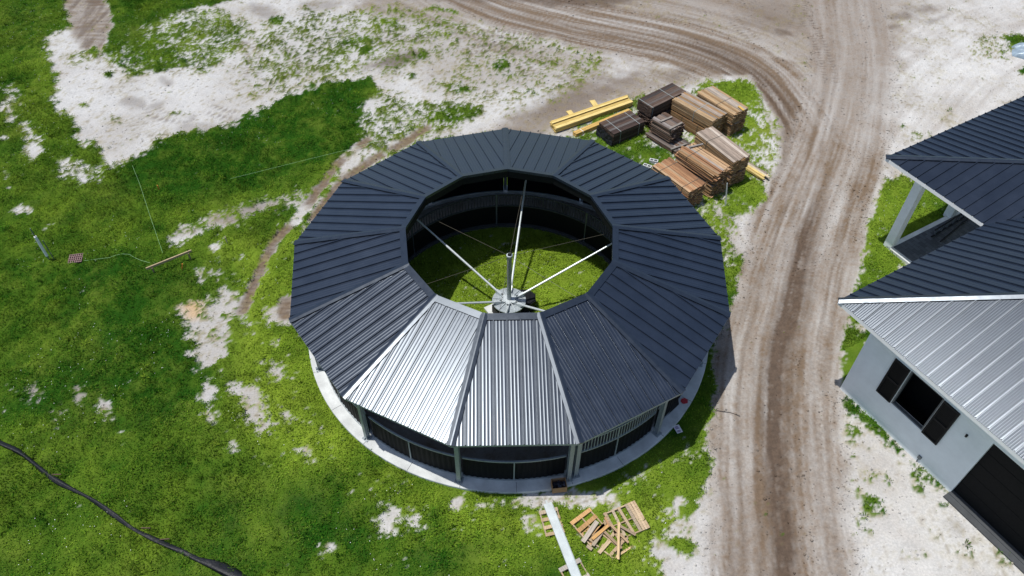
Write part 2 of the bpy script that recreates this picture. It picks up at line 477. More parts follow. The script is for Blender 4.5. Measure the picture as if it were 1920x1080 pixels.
g = np.full(len(X), 1.3)                 # grass level: > 0 grass, < 0 bare
SAND = [(85, 70), (130, 55), (165, 98), (205, 108), (250, 140), (320, 128), (335, 100), (300, 62), (330, 25), (430, 0),
        (520, -80), (2200, -80), (2200, 1250), (1300, 1250), (1275, 1085), (1240, 1010), (1290, 960), (1322, 900),
        (1332, 830), (1395, 700), (1400, 480), (1250, 300), (1100, 260), (930, 255), (800, 262), (700, 300), (650, 345),
        (600, 380), (640, 310), (690, 262), (700, 235), (690, 200), (705, 170), (690, 145), (600, 152), (540, 178),
        (480, 212), (430, 238), (380, 240), (330, 245), (300, 262), (255, 287), (210, 312), (185, 298), (160, 262),
        (130, 225), (110, 195), (105, 165), (90, 120)]
GOPS = [
    ([(400, 470), (470, 440), (560, 430), (550, 600), (590, 700), (690, 850), (800, 930), (1000, 960), (1300, 870), (1250, 1060), (1000, 1060), (700, 1010), (560, 880), (430, 800), (370, 700), (340, 560)], 0.72, 1.2, 0.8),
    ([(0, 680), (120, 720), (260, 720), (240, 830), (90, 800), (0, 760)], 0.80, 1.0, 0.8),
    (SAND, -1.0, 0.35, 0.5),
    ([(205, 112), (225, 60), (300, 30), (420, 10), (480, 50), (440, 110), (380, 132), (300, 130), (240, 142)], 0.12, 0.6, 0.6),
    ([(225, 115), (245, 70), (310, 60), (330, 110), (280, 125)], 0.45, 0.6, 0.5),
    ([(480, 60), (560, 20), (760, 10), (900, 40), (880, 110), (740, 140), (600, 150), (520, 178), (470, 190), (450, 120)], -0.12, 0.8, 0.8),
    ([(880, 50), (1100, 60), (1150, 120), (1010, 200), (900, 210), (760, 160), (860, 120)], -0.34, 0.8, 0.8),
    ([(700, 168), (790, 182), (870, 190), (905, 213), (860, 245), (760, 262), (700, 300), (670, 250)], 0.02, 0.5, 0.5),
    ([(560, 395), (650, 335), (700, 290), (760, 262), (800, 262), (760, 300), (660, 370), (600, 420)], 0.0, 0.4, 0.4),
    (ell(730, 42, 26, 7), 0.3, 0.4, 0.4), (ell(836, 20, 30, 6, 10), 0.6, 0.3, 0.3), (ell(670, 76, 32, 7, -12), 0.4, 0.4, 0.3),
    (ell(638, 99, 34, 10, -15), 0.12, 0.4, 0.4), (ell(691, 97, 12, 6), 0.5, 0.25, 0.2), (ell(787, 106, 12, 5), 0.4, 0.25, 0.2),
    (ell(939, 122, 13, 8), 0.7, 0.25, 0.2), (ell(950, 140, 16, 9), 0.15, 0.25, 0.2), (ell(1045, 74, 6, 4), 0.7, 0.15, 0.1),
    (ell(857, 214, 50, 11, -14), 0.55, 0.35, 0.3), (ell(868, 170, 14, 5), 0.4, 0.2, 0.2), (ell(772, 145, 16, 7), 0.3, 0.2, 0.2),
    (ell(1098, 117, 12, 6), 0.12, 0.25, 0.2), (ell(995, 173, 14, 6), 0.05, 0.25, 0.2), (ell(850, 163, 12, 6), 0.15, 0.2, 0.2),
    (ell(325, 120, 18, 6), 0.5, 0.3, 0.2), (ell(205, 142, 8, 5), 0.6, 0.2, 0.15), (ell(158, 199, 8, 4), 0.5, 0.15, 0.1),
    (ell(520, 38, 12, 6), 0.6, 0.25, 0.2), (ell(460, 45, 16, 5), 0.3, 0.25, 0.2), (ell(385, 132, 12, 6), 0.2, 0.3, 0.2),
    (ell(210, 225, 18, 8), -0.05, 0.3, 0.3), (ell(222, 267, 12, 6), 0.0, 0.3, 0.3), (ell(320, 176, 10, 6), 0.1, 0.3, 0.2),
    (ell(335, 212, 14, 7), -0.02, 0.3, 0.3), (ell(150, 112, 30, 18), -0.2, 0.5, 0.4),
    ([(320, 445), (360, 420), (400, 402), (470, 372), (560, 352), (590, 360), (570, 385), (500, 415), (400, 430), (340, 462)], -0.02, 0.5, 0.5),
    (ell(413, 415, 20, 9, -15), -0.5, 0.3, 0.4), (ell(493, 386, 34, 9, -14), -0.45, 0.3, 0.4), (ell(355, 443, 30, 9, -25), -0.3, 0.3, 0.4),
    (ell(15, 195, 22, 40), -0.1, 0.5, 0.6), (ell(48, 245, 14, 22), -0.15, 0.4, 0.5), (ell(60, 290, 24, 32, 30), -0.3, 0.4, 0.6),
    (ell(12, 205, 12, 8), -0.6, 0.2, 0.2), (ell(18, 225, 10, 6), -0.6, 0.2, 0.2), (ell(12, 258, 10, 4), -0.6, 0.2, 0.2),
    (ell(10, 340, 12, 20), -0.5, 0.3, 0.3), ([(110, 295), (150, 300), (190, 320), (210, 335), (160, 345), (120, 330)], -0.15, 0.4, 0.5),
    (ell(36, 393, 15, 10, -10), -0.7, 0.25, 0.3), (ell(88, 427, 10, 4, -35), -0.7, 0.2, 0.2), (ell(197, 393, 5, 4), -0.4, 0.2, 0.2),
    ([(350, 575), (373, 570), (392, 583), (427, 590), (435, 622), (415, 643), (409, 688), (393, 684), (383, 660), (366, 650), (362, 618)], -0.50, 0.35, 0.6),
    (ell(360, 583, 16, 16), -0.35, 0.35, 0.4),
    (ell(425, 568, 18, 12, -20), -0.55, 0.3, 0.4), (strip([(368, 508), (378, 535), (395, 562)], 10), -0.4, 0.2, 0.35),
    (ell(400, 465, 12, 8, -30), -0.8, 0.2, 0.2), (strip([(402, 515), (412, 545), (420, 565)], 14), -0.25, 0.25, 0.35),
    (ell(387, 735, 9, 15), -0.5, 0.2, 0.3), (ell(393, 782, 15, 12), -0.45, 0.25, 0.3), (ell(473, 747, 12, 24), -0.5, 0.25, 0.35),
    (ell(490, 784, 11, 22, -20), -0.5, 0.25, 0.35), (ell(533, 780, 8, 18, -15), -0.5, 0.2, 0.3), (ell(443, 733, 14, 6), -0.5, 0.2, 0.3),
    (ell(575, 843, 12, 6), -0.6, 0.2, 0.25), (ell(585, 867, 13, 7, 20), -0.6, 0.2, 0.25), (ell(437, 840, 7, 13), -0.5, 0.2, 0.2),
    (ell(522, 598, 20, 16, 40), -0.5, 0.3, 0.4), (ell(537, 672, 11, 22, -10), -0.6, 0.25, 0.35), (ell(512, 650, 14, 14), -0.4, 0.3, 0.35),
    (ell(518, 700, 15, 16), -0.5, 0.3, 0.35), (ell(473, 627, 9, 6), -0.6, 0.2, 0.2), (ell(463, 608, 11, 5), -0.5, 0.2, 0.2),
    (ell(555, 708, 14, 7, -30), -0.3, 0.25, 0.3),
    ([(163, 797), (180, 775), (186, 748), (213, 765), (203, 785), (185, 790)], -0.75, 0.25, 0.3), (ell(147, 742, 9, 14), -0.45, 0.3, 0.3),
    (ell(110, 772, 12, 14), -0.15, 0.35, 0.3), (ell(64, 737, 10, 6), -0.3, 0.3, 0.2),
    (ell(750, 962, 42, 5, 14), 0.05, 0.15, 0.2), (ell(797, 992, 22, 7, 30), -0.12, 0.15, 0.2), (ell(856, 940, 10, 12), -0.7, 0.2, 0.2),
    (ell(725, 890, 6, 7), -0.6, 0.15, 0.15), (ell(729, 990, 8, 14), -0.5, 0.2, 0.25), (ell(946, 990, 8, 6), -0.8, 0.15, 0.15),
    (ell(992, 977, 11, 10), -0.4, 0.25, 0.25), (ell(680, 890, 8, 5), -0.4, 0.2, 0.2), (ell(615, 1027, 10, 9), -0.45, 0.25, 0.25),
    ([(905, 948), (1000, 925), (1130, 925), (1170, 905), (1160, 955), (1110, 950), (1000, 948)], -0.5, 0.2, 0.25),
    (ell(1275, 940, 22, 17, 15), -0.8, 0.2, 0.3), (ell(1283, 995, 30, 14), -0.8, 0.25, 0.3), (ell(1244, 966, 14, 15, 30), -0.25, 0.3, 0.3),
    (ell(1230, 885, 30, 8, -30), -0.3, 0.3, 0.3),
    ([(1215, 990), (1262, 1030), (1290, 1005), (1310, 1020), (1350, 960), (1350, 1150), (1265, 1150), (1245, 1065)], -0.9, 0.3, 0.4),
    (ell(1278, 1021, 24, 16), 0.7, 0.25, 0.25), (ell(1215, 1050, 14, 18), 0.1, 0.3, 0.3), (ell(745, 1070, 30, 12), -0.15, 0.35, 0.3),
    ([(1130, 905), (1240, 850), (1310, 790), (1330, 830), (1320, 880), (1240, 900), (1170, 925)], 0.4, 0.3, 0.35),
    ([(1055, 228), (1110, 218), (1180, 190), (1260, 170), (1330, 152), (1400, 152), (1425, 185), (1455, 230), (1462, 290), (1442, 330),
      (1432, 370), (1405, 400), (1385, 470), (1345, 490), (1300, 400), (1200, 330), (1100, 270)], 0.15, 0.35, 0.4),
    (ell(1372, 174, 52, 20, 8), 0.9, 0.35, 0.3), (ell(1402, 235, 26, 36), 0.45, 0.35, 0.3), (ell(1445, 262, 18, 60), -0.12, 0.35, 0.3),
    (ell(1395, 370, 46, 34, -20), 0.9, 0.35, 0.3), (ell(1345, 440, 28, 46), 0.35, 0.35, 0.4), (ell(1190, 275, 70, 32, 25), 0.75, 0.35, 0.3),
    (ell(1220, 262, 22, 9, 30), 0.0, 0.25, 0.3), (ell(1370, 478, 12, 30), 0.15, 0.25, 0.3), (ell(1392, 440, 14, 40, 10), -0.7, 0.3, 0.3),
    ([(1658, 335), (1690, 333), (1730, 345), (1790, 375), (1800, 400), (1700, 500), (1650, 530), (1640, 560), (1660, 640), (1600, 720),
      (1578, 738), (1562, 690), (1563, 640), (1577, 560), (1588, 510), (1606, 450), (1634, 385)], 0.95, 0.3, 0.25),
    (ell(1622, 430, 10, 6), -0.35, 0.2, 0.2), (ell(1617, 617, 10, 10), -0.7, 0.2, 0.2), (ell(1652, 300, 14, 14), -0.1, 0.3, 0.3),
    ([(1558, 715), (1580, 732), (1640, 782), (1700, 848), (1792, 932), (1772, 934), (1690, 862), (1630, 808), (1590, 778), (1562, 765)], 0.45, 0.2, 0.2),
    (ell(1590, 866, 12, 15), 0.55, 0.2, 0.2), (ell(1584, 892, 9, 14), 0.4, 0.2, 0.2), (ell(1634, 947, 20, 17), 0.75, 0.2, 0.2),
    (ell(1621, 980, 12, 24, -15), 0.35, 0.25, 0.2), (ell(1606, 920, 6, 22, -15), 0.35, 0.15, 0.15), (ell(1729, 910, 17, 28, -25), 0.15, 0.3, 0.3),
    (ell(1768, 945, 9, 8), 0.8, 0.15, 0.1), (ell(1600, 812, 26, 20), 0.3, 0.3, 0.3), (ell(1695, 872, 22, 9, 25), 0.15, 0.25, 0.25),
    (ell(1890, 1042, 26, 14, 30), 0.1, 0.3, 0.3), (ell(1569, 823, 7, 7), 0.6, 0.15, 0.1), (ell(1718, 1041, 18, 6), -0.1, 0.25, 0.25),
    (ell(1815, 1040, 10, 8), -0.05, 0.2, 0.2), (ell(1640, 900, 26, 6), -0.15, 0.3, 0.3), (ell(1668, 905, 5, 4), 0.5, 0.1, 0.1),
    (ell(1908, 78, 26, 16), 0.85, 0.3, 0.25), (ell(1880, 102, 14, 14), 0.35, 0.3, 0.3), (ell(1918, 132, 12, 8), 0.8, 0.2, 0.2),
    (ell(1850, 88, 34, 20), -0.3, 0.4, 0.4), (ell(1691, 238, 7, 5), 0.3, 0.15, 0.1), (ell(1725, 255, 22, 8), -0.15, 0.25, 0.25),
]
for pts, val, soft, warp in GOPS:
    g = lerp(g, val, mask_of(pts, soft * 1.25, warp * 1.3))

# roads, tracks
dm, sm = road_coords([(1490, 1250), (1474, 1100), (1458, 900), (1456, 700), (1482, 560), (1528, 400), (1566, 300), (1590, 200), (1600, 100), (1585, 0), (1560, -120)])
db, sb = road_coords([(1500, 440), (1497, 330), (1482, 250), (1444, 180), (1384, 125), (1292, 88), (1200, 66), (1080, 42), (950, 8), (820, -50)])
dc, sc_ = road_coords([(1600, 430), (1640, 260), (1730, 130), (1850, 50), (2000, 0)])
d1, s1 = road_coords([(690, 262), (640, 300), (606, 345), (574, 388), (550, 418), (520, 446), (494, 490), (474, 540), (456, 582)])
d2, s2 = road_coords([(800, 240), (740, 278), (690, 305), (640, 345), (600, 395), (560, 455), (546, 490), (540, 540), (533, 592)])
ISLAND = mask_of([(1000, 240), (1110, 205), (1180, 185), (1260, 160), (1330, 140), (1405, 140), (1435, 180), (1466, 240), (1470, 300), (1450, 345), (1435, 385), (1405, 420), (1380, 480), (1330, 480), (1200, 330)], 0.25, 0.2)
hw_m = 2.15 + 0.35 * fbm(sm * 0.5, sm * 0 + 3, 3, 40) + 0.3 * N_WARP
w_m = sstep(0.45, -0.25, np.abs(dm) - hw_m)
w_b = sstep(0.7, -0.4, np.abs(db) - 2.4 - 0.6 * N_WARP) * sstep(0.0, 1.5, sb) * (1 - ISLAND)
w_c = sstep(2.0, -1.0, np.abs(dc) - 4.0)
w_1 = sstep(0.12, -0.10, np.abs(d1) - 0.23 - 0.10 * N_WARP2) * sstep(-0.35, 0.1, fbm(s1 * 0.8, s1 * 0, 2, 77) + 0.25)
w_2 = sstep(0.12, -0.10, np.abs(d2) - 0.24 - 0.10 * N_WARP2) * sstep(-0.35, 0.1, fbm(s2 * 0.8, s2 * 0, 2, 79) + 0.2)
road = np.maximum(w_m, w_b)
g = lerp(g, -1.2, road)
g = lerp(g, -0.75, np.maximum(w_1, w_2))
gap_ = 1 - mask_of(ell(560, 404, 34, 20), 0.3, 0.3) * 0.95 - mask_of(ell(655, 285, 16, 12), 0.3, 0.3) * 0.8
w_1 = w_1 * np.clip(gap_, 0, 1)
PATH = mask_of([(106, -60), (190, -60), (200, 0), (214, 48), (196, 85), (186, 112), (178, 84), (160, 95), (142, 70), (120, 20)], 0.3, 0.3)
g = lerp(g, -1.1, PATH)

rad = np.hypot(X, Y)
g = np.where(rad < 5.05, 0.85, np.where(rad < 7.6, -1.2, g))
nz_l = fbm(X * 0.8, Y * 0.8, 4, 11)
nz_m = fbm(X * 3.1, Y * 3.1, 3, 12)
nz_s = fbm(X * 9.0, Y * 9.0, 2, 13)
nz_x = fbm(X * 20.0, Y * 20.0, 1, 14)
lev = g + 0.36 * nz_l + 0.66 * nz_m + 0.80 * nz_s + 0.42 * nz_x
dens = sstep(-0.40, 0.62, lev)

# bare soil colour
dirt = np.full(len(X), 0.14) + 0.34 * fbm(X * 0.35, Y * 0.35, 4, 21) + 0.16 * fbm(X * 1.4, Y * 1.4, 3, 23)
dark = np.zeros(len(X))
for pts, val, soft, warp in [
        ([(640, -80), (1520, -80), (1500, 110), (1320, 70), (1130, 110), (960, 90), (800, 60), (660, 20)], 0.85, 1.2, 1.0),
        ([(700, 60), (900, 40), (1200, 40), (1150, 150), (1000, 170), (800, 160)], 0.52, 1.2, 1.0),
        ([(900, 255), (1000, 205), (1080, 165), (1200, 130), (1330, 112), (1390, 140), (1280, 155), (1180, 190), (1050, 240), (950, 280)], 0.85, 0.8, 0.6),
        ([(320, 445), (400, 402), (470, 372), (560, 352), (590, 360), (500, 415), (400, 430)], 0.55, 0.5, 0.4),
        ([(1370, 470), (1400, 470), (1390, 700), (1330, 830), (1300, 780), (1360, 640)], 0.25, 0.5, 0.4),
        ([(163, 797), (180, 775), (186, 748), (213, 765), (203, 785)], 0.7, 0.3, 0.3), (ell(147, 742, 20, 24), 0.7, 0.4, 0.3),
        ([(1280, -80), (1720, -80), (1700, 60), (1665, 170), (1640, 330), (1560, 300), (1500, 170), (1400, 100), (1300, 50)], 0.72, 1.2, 0.9),
        ([(1130, -80), (1560, -80), (1560, 140), (1480, 110), (1330, 60), (1200, 40)], 0.85, 1.2, 0.9),
        (ell(400, 620, 80, 120), 0.32, 1.0, 0.4), (ell(520, 700, 90, 160), 0.36, 1.0, 0.4), (ell(110, 772, 30, 24), 0.7, 0.4, 0.3), (ell(64, 737, 20, 16), 0.7, 0.4, 0.3)]:
    dirt = lerp(dirt, val, mask_of(pts, soft, warp))
for pts, val, soft, warp in [
        (ell(738, 113, 60, 13, -14), 0.75, 0.5, 0.4), (ell(1085, 0, 110, 12), 0.75, 0.5, 0.5), (ell(870, -5, 130, 8), 0.55, 0.5, 0.5),
        (ell(1090, 180, 120, 20, -20), 0.42, 0.9, 0.6), (ell(1290, 132, 40, 8, -20), 0.4, 0.4, 0.3), (ell(1450, 30, 60, 30), 0.30, 1.0, 0.8),
        (ell(1470, 60, 18, 4, 20), 0.65, 0.3, 0.3), (ell(1445, 35, 14, 4, 20), 0.6, 0.3, 0.3),
        (ell(310, 152, 14, 8, 30), 0.5, 0.25, 0.2), (ell(252, 192, 22, 10, 10), 0.4, 0.3, 0.3), (ell(295, 195, 18, 8, -20), 0.4, 0.25, 0.3),
        (ell(375, 240, 40, 8), 0.3, 0.3, 0.3), (ell(490, 20, 30, 12, 20), 0.45, 0.4, 0.4), (ell(600, 10, 40, 10), 0.35, 0.4, 0.4),
        (ell(660, 350, 20, 30, 40), 0.3, 0.4, 0.4), (ell(470, 395, 60, 14, -15), 0.35, 0.4, 0.5), (ell(960, 250, 60, 8), 0.3, 0.3, 0.2),
        (ell(1340, 700, 30, 70, 15), 0.15, 0.4, 0.3), (ell(1790, 985, 26, 16, 40), 0.28, 0.3, 0.3), (ell(1775, 978, 12, 10), 0.3, 0.2, 0.2),
        (ell(1710, 25, 40, 6, -15), 0.5, 0.5, 0.6), (ell(1760, 35, 30, 4, -20), 0.45, 0.3, 0.4), (ell(1680, 50, 14, 4, -15), 0.5, 0.2, 0.2)]:
    dark = np.maximum(dark, val * mask_of(pts, soft, warp))


def streak(d, s, f, q, seed):
    return fbm(d * f + 0.4 * fbm(s * 0.3, d * 0.3, 2, seed + 5), s * q, 4, seed, 0.65)


st_m = streak(dm, sm, 3.2, 0.10, 51)
st_m2 = streak(dm, sm, 9.0, 0.35, 54)
st_b = streak(db, sb, 3.2, 0.10, 56)
st_b2 = streak(db, sb, 8.0, 0.3, 58)
st_c = streak(dc, sc_, 2.0, 0.12, 61)
st_c2 = streak(dc, sc_, 6.5, 0.4, 63)
wob = 0.18 * fbm(sm * 0.25, sm * 0 + 9, 2, 70)


def gau(d, c, w):
    return np.exp(-((d - c) / w) ** 2)


near = sstep(24, 14, sm)
rut_m = (1.3 * gau(dm + wob, 0.05, 0.40) * sstep(-1.5, 2, sm) * sstep(24, 17, sm) + 0.35 * gau(dm + wob, -0.55, 0.3) * sstep(4, 8, sm) * near
         + 0.30 * gau(dm + wob, 1.25, 0.10) + 0.30 * gau(dm + wob, 0.75, 0.08) + 0.25 * gau(dm + wob, -1.25, 0.10) + 0.2 * gau(dm, -1.7, 0.06)
         + 0.35 * gau(dm + wob, 1.55, 0.25) * sstep(6, 2, sm))
rut_b = (1.15 * gau(db, -0.25, 0.75) * gau(sb, 12.0, 6.5) + 0.7 * gau(db, 1.0, 0.35) * gau(sb, 14.0, 7.0) + 0.35 * gau(db, 0.55, 0.2) + 0.3 * gau(db, 1.2, 0.12) + 0.25 * gau(db, -1.1, 0.14)
         + 0.25 * gau(db, 1.7, 0.15))
dirt_m = 0.86 + 0.55 * st_m + 0.30 * st_m2 + 0.20 * nz_l + 0.12 * nz_s
dirt_b = 0.98 + 0.75 * st_b + 0.4 * st_b2
# tread bars pressed across the ruts
tr_m = (np.sin(sm * 2 * math.pi / 0.30 + np.abs(dm * 6)) > 0.2) * (gau(dm + wob, -1.5, 0.16) * 0.8 + gau(dm + wob, 1.75, 0.16) * 0.6 * near + gau(dm + wob, 0.05, 0.2) * 0.5)
tr_b = (np.sin(sb * 2 * math.pi / 0.34) > 0.2) * (gau(db, 1.75, 0.22) * 0.8 + gau(db, -1.6, 0.2) * 0.5)
tr_1 = (np.sin(s1 * 2 * math.pi / 0.26) > 0.0) * w_1
tr_2 = (np.sin(s2 * 2 * math.pi / 0.26) > 0.0) * w_2
dirt = lerp(dirt, dirt_b, w_b)
top_fade = 1 - 0.6 * sstep(23, 31, sm)
dirt = lerp(dirt, dirt_m, w_m * top_fade)
dirt = dirt + sstep(9, 2, np.abs(db)) * (1 - road) * (0.6 * streak(db, sb, 1.6, 0.12, 66) + 0.2 * st_b2)
dirt = dirt + w_c * (1 - road) * (0.08 + 0.35 * st_c + 0.15 * st_c2)
dirt = lerp(dirt, 1.1 + 0.25 * nz_m, np.maximum(w_1, w_2))
dirt = lerp(dirt, 0.85 + 0.35 * fbm(X * 1.1 + Y * .4, Y * 5, 3, 91), PATH)
dark = np.maximum(dark, 0.55 * PATH * sstep(-0.2, 0.4, fbm(X * 4, Y * .6, 3, 93)))
dark = np.maximum(dark, w_m * top_fade * (np.clip(rut_m * (0.8 + 0.6 * st_m2 + 0.3 * nz_m), 0, 1) + 0.25 * tr_m))
dark = np.maximum(dark, w_b * (1 - w_m) * (np.clip(rut_b * (0.75 + 0.8 * st_b2), 0, 1) + 0.22 * tr_b))
dark = np.maximum(dark, 0.4 * tr_1 + 0.4 * tr_2)
# tyre marks pressed into the sand in the upper field
for k, pts in enumerate([[(470, 150), (478, 120), (470, 95), (455, 85)], [(545, 155), (552, 120), (545, 95)], [(560, 15), (600, 35), (640, 55)],
                         [(880, 60), (950, 100), (1000, 140)], [(380, 200), (430, 215), (480, 218)], [(860, 100), (930, 90), (1010, 110), (1080, 160)],
                         [(690, 60), (800, 75), (900, 62), (1000, 70)], [(1500, 20), (1540, 90), (1560, 160)], [(1300, 20), (1380, 10), (1450, -20)],
                         [(270, 180), (300, 215), (350, 222)], [(1420, 80), (1370, 30), (1350, -20)], [(1480, 70), (1500, 20), (1505, -40)]]):
    dd, ss = road_coords(pts)
    for off in (-0.28, 0.28):
        mk = gau(dd, off, 0.2) * sstep(0.0, 0.6, ss)
        dark = np.maximum(dark, 0.5 * mk * (np.sin(ss * 2 * math.pi / 0.30 + 5 * np.abs(dd - off)) > 0) * sstep(-0.3, 0.3, nz_l + 0.2))
trk = (rad > 5.05) & (rad < 7.6)
dirt = np.where(trk, 0.6 + 0.3 * nz_l, dirt)
# small dark crumbs and dead weeds over the sand
crumb = sstep(0.42, 0.62, nz_s + 0.35 * nz_l) * (1 - 0.5 * road) * 0.5
dirt = np.clip(dirt + 0.12 * nz_m + 0.10 * nz_s, 0, 1.15)
dark = np.clip(np.maximum(dark, crumb * 0.55) + 0.05 * nz_m, 0, 1)
C_SAND, C_DIRT, C_DARK = np.array([0.560, 0.552, 0.535]), np.array([0.232, 0.188, 0.150]), np.array([0.105, 0.074, 0.054])
soil = C_SAND + (C_DIRT - C_SAND) * dirt[:, None]
soil = soil * (1 + 0.15 * nz_s[:, None] + 0.12 * nz_m[:, None])
# dead and withered weeds between the living tufts
weed = sstep(-0.15, 0.40, nz_s * 0.9 + nz_m * 0.6 + 0.30 * nz_l) * sstep(-1.25, -0.35, g + 0.5 * nz_l) * (1 - road)
weed = np.maximum(weed, sstep(0.30, 0.55, nz_s * 0.8 + nz_m * 0.6) * 0.7 * sstep(60, 20, np.hypot(X + 4, Y - 18)) * (X < 9) * (Y > 8) * (1 - road))
soil = lerp(soil, np.array([0.27, 0.235, 0.13]) * (1 + 0.3 * nz_m[:, None]), (0.70 * weed)[:, None])
soil = lerp(soil, C_DARK * (1 + 0.3 * nz_s[:, None]), np.clip(dark, 0, 0.95)[:, None])
rusty = mask_of(ell(362, 580, 16, 16), 0.3, 0.2)
soil = lerp(soil, np.array([0.55, 0.36, 0.17]), (0.7 * rusty)[:, None])
# grass hue: 0 deep green ... 1 yellow green
tone = 0.24 + 0.40 * fbm(X * 0.25, Y * 0.25, 3, 101) + 0.40 * fbm(X * 1.3, Y * 1.3, 3, 102)
for pts, val, soft, warp in [
        ([(440, 480), (560, 440), (545, 600), (590, 700), (700, 860), (800, 930), (1000, 960), (1300, 870), (1330, 900), (1250, 1100), (900, 1000),
          (640, 880), (470, 840), (420, 720), (430, 600)], 1.0, 2.0, 1.0),
        ([(480, 212), (600, 152), (690, 150), (690, 200), (640, 300), (560, 350), (330, 370), (200, 350), (330, 250)], 0.10, 1.0, 0.6),
        ([(0, 480), (420, 520), (380, 800), (0, 800)], 0.08, 2.0, 1.0), (ell(90, 600, 80, 70), 0.30, 1.5, 1.0), (ell(60, 990, 110, 70), 0.30, 1.5, 1.0), (ell(330, 860, 120, 60), 0.30, 1.5, 1.0), ([(0, 0), (100, 0), (110, 200), (0, 400)], 0.12, 1.5, 1.0),
        (ell(200, 100, 60, 40), 0.25, 1.0, 0.6), (ell(90, 180, 60, 100), 0.4, 1.0, 0.6), (ell(1680, 430, 80, 100), 0.65, 1.0, 0.6),
        (ell(1370, 300, 100, 200), 0.7, 1.0, 0.6)]:
    m_ = mask_of(pts, soft, warp)
    tone = lerp(tone, val + 0.30 * nz_l + 0.28 * nz_m, m_)
tone = np.where(rad < 5.05, 0.80 + 0.25 * nz_l, tone)
tone = np.clip(tone + 0.25 * (1 - dens), 0, 1.1)
G_LO, G_HI, G_DRY = np.array([0.016, 0.084, 0.006]), np.array([0.222, 0.330, 0.030]), np.array([0.25, 0.21, 0.08])


def grass_col(t, dry):
    c = G_LO + (G_HI - G_LO) * t[:, None]
    return lerp(c, G_DRY, dry[:, None])


under = grass_col(tone, 0.22 * sstep(0.5, -0.3, g) * (Y > 8) + 0.04 + 0.10 * np.clip(nz_m + nz_l, 0, 1)) * 0.85
gcol = lerp(soil, under, (sstep(0.10, 0.62, dens))[:, None])
gcol = np.clip(gcol, 0.005, 0.9)
hgt = 0.035 * fbm(X * 0.5, Y * 0.5, 3, 201) + dens * (0.05 + 0.11 * nz_m + 0.04 * nz_s) + 0.008 * nz_s
hgt = hgt - w_m * 0.06 * np.clip(rut_m, 0, 1) - w_b * 0.05 * np.clip(rut_b, 0, 1) - 0.05 * np.maximum(w_1, w_2)
hgt += w_m * 0.03 * st_m2 - 0.012 * (w_m * tr_m + w_b * tr_b) + 0.012 * (tr_1 + tr_2)
calm = sstep(9.3, 7.9, rad)
hgt = hgt * (1 - 0.75 * calm) - 0.02 * calm
HD = Vector((0.51387872, -0.85786284, 0))       # along the house's road wall
HE = Vector((0.85786284, 0.51387872, 0))        # into the house
HC = Vector((12.12, -3.38, 0))                  # foot of the house corner
hu = (X - HC.x) * HD.x + (Y - HC.y) * HD.y
hv = (X - HC.x) * HE.x + (Y - HC.y) * HE.y
flat_h = sstep(-0.9, -0.2, hv) * sstep(-5.2, -4.4, hu)
hgt = hgt * (1 - 0.85 * flat_h) - 0.02 * flat_h
out_ = sstep(0, 3, np.maximum(np.abs(X) - 34, np.maximum(Y - 28.4, -12.6 - Y)))
hgt = hgt * (1 - out_)
gcol = lerp(gcol, np.array([0.05, 0.11, 0.015]), (0.85 * out_)[:, None])


def grid_mesh(name, fmask, col):
    idx = np.where(fmask.ravel())[0]
    cw = NX - 1
    r_, c_ = idx // cw, idx % cw
    a = r_ * NX + c_
    quads = np.stack([a, a + 1, a + NX + 1, a + NX], 1)
    used = np.zeros(NX * NY, bool)
    used[quads.ravel()] = True
    remap = np.cumsum(used) - 1
    q = remap[quads].astype(np.int32)
    vv = np.stack([X, Y, hgt], 1)[used].astype(np.float32)
    me = bpy.data.meshes.new(name)
    me.vertices.add(len(vv))
    me.vertices.foreach_set('co', vv.ravel())
    me.loops.add(q.size)
    me.loops.foreach_set('vertex_index', q.ravel())
    me.polygons.add(len(q))
    me.polygons.foreach_set('loop_start', np.arange(0, q.size, 4, dtype=np.int32))
    me.polygons.foreach_set('use_smooth', np.ones(len(q), bool))
    me.update()
    ca = me.color_attributes.new('col', 'FLOAT_COLOR', 'POINT')
    cc = np.ones((len(vv), 4), np.float32)
    cc[:, :3] = col[used]
    ca.data.foreach_set('color', cc.ravel())
    o = bpy.data.objects.new(name, me)
    COL.objects.link(o)
    return o


def mat_ground():
    m = bpy.data.materials.new('soil_and_turf')
    n, l, b = nodes_of(m)
    a = n.new('ShaderNodeAttribute')
    a.attribute_name = 'col'
    tc = n.new('ShaderNodeTexCoord')
    n1 = n.new('ShaderNodeTexNoise')
    n1.inputs['Scale'].default_value = 13
    n1.inputs['Detail'].default_value = 6
    n1.inputs['Roughness'].default_value = 0.75
    l.new(tc.outputs['Object'], n1.inputs['Vector'])
    mr = n.new('ShaderNodeMapRange')
    mr.inputs['From Min'].default_value = 0.3
    mr.inputs['From Max'].default_value = 0.7
    mr.inputs['To Min'].default_value = 0.80
    mr.inputs['To Max'].default_value = 1.18
    l.new(n1.outputs[0], mr.inputs[0])
    mx = n.new('ShaderNodeMix')
    mx.data_type = 'RGBA'
    mx.blend_type = 'MULTIPLY'
    mx.inputs[0].default_value = 1
    l.new(a.outputs['Color'], mx.inputs[6])
    l.new(mr.outputs[0], mx.inputs[7])
    df = n.new('ShaderNodeBsdfDiffuse')
    df.inputs['Roughness'].default_value = 0.4
    l.new(mx.outputs[2], df.inputs['Color'])
    bp = n.new('ShaderNodeBump')
    bp.inputs['Strength'].default_value = 0.5
    bp.inputs['Distance'].default_value = 0.035
    l.new(n1.outputs[0], bp.inputs['Height'])
    l.new(bp.outputs[0], df.inputs['Normal'])
    n.remove(b)
    l.new(df.outputs[0], n['Material Output'].inputs['Surface'])
    return m


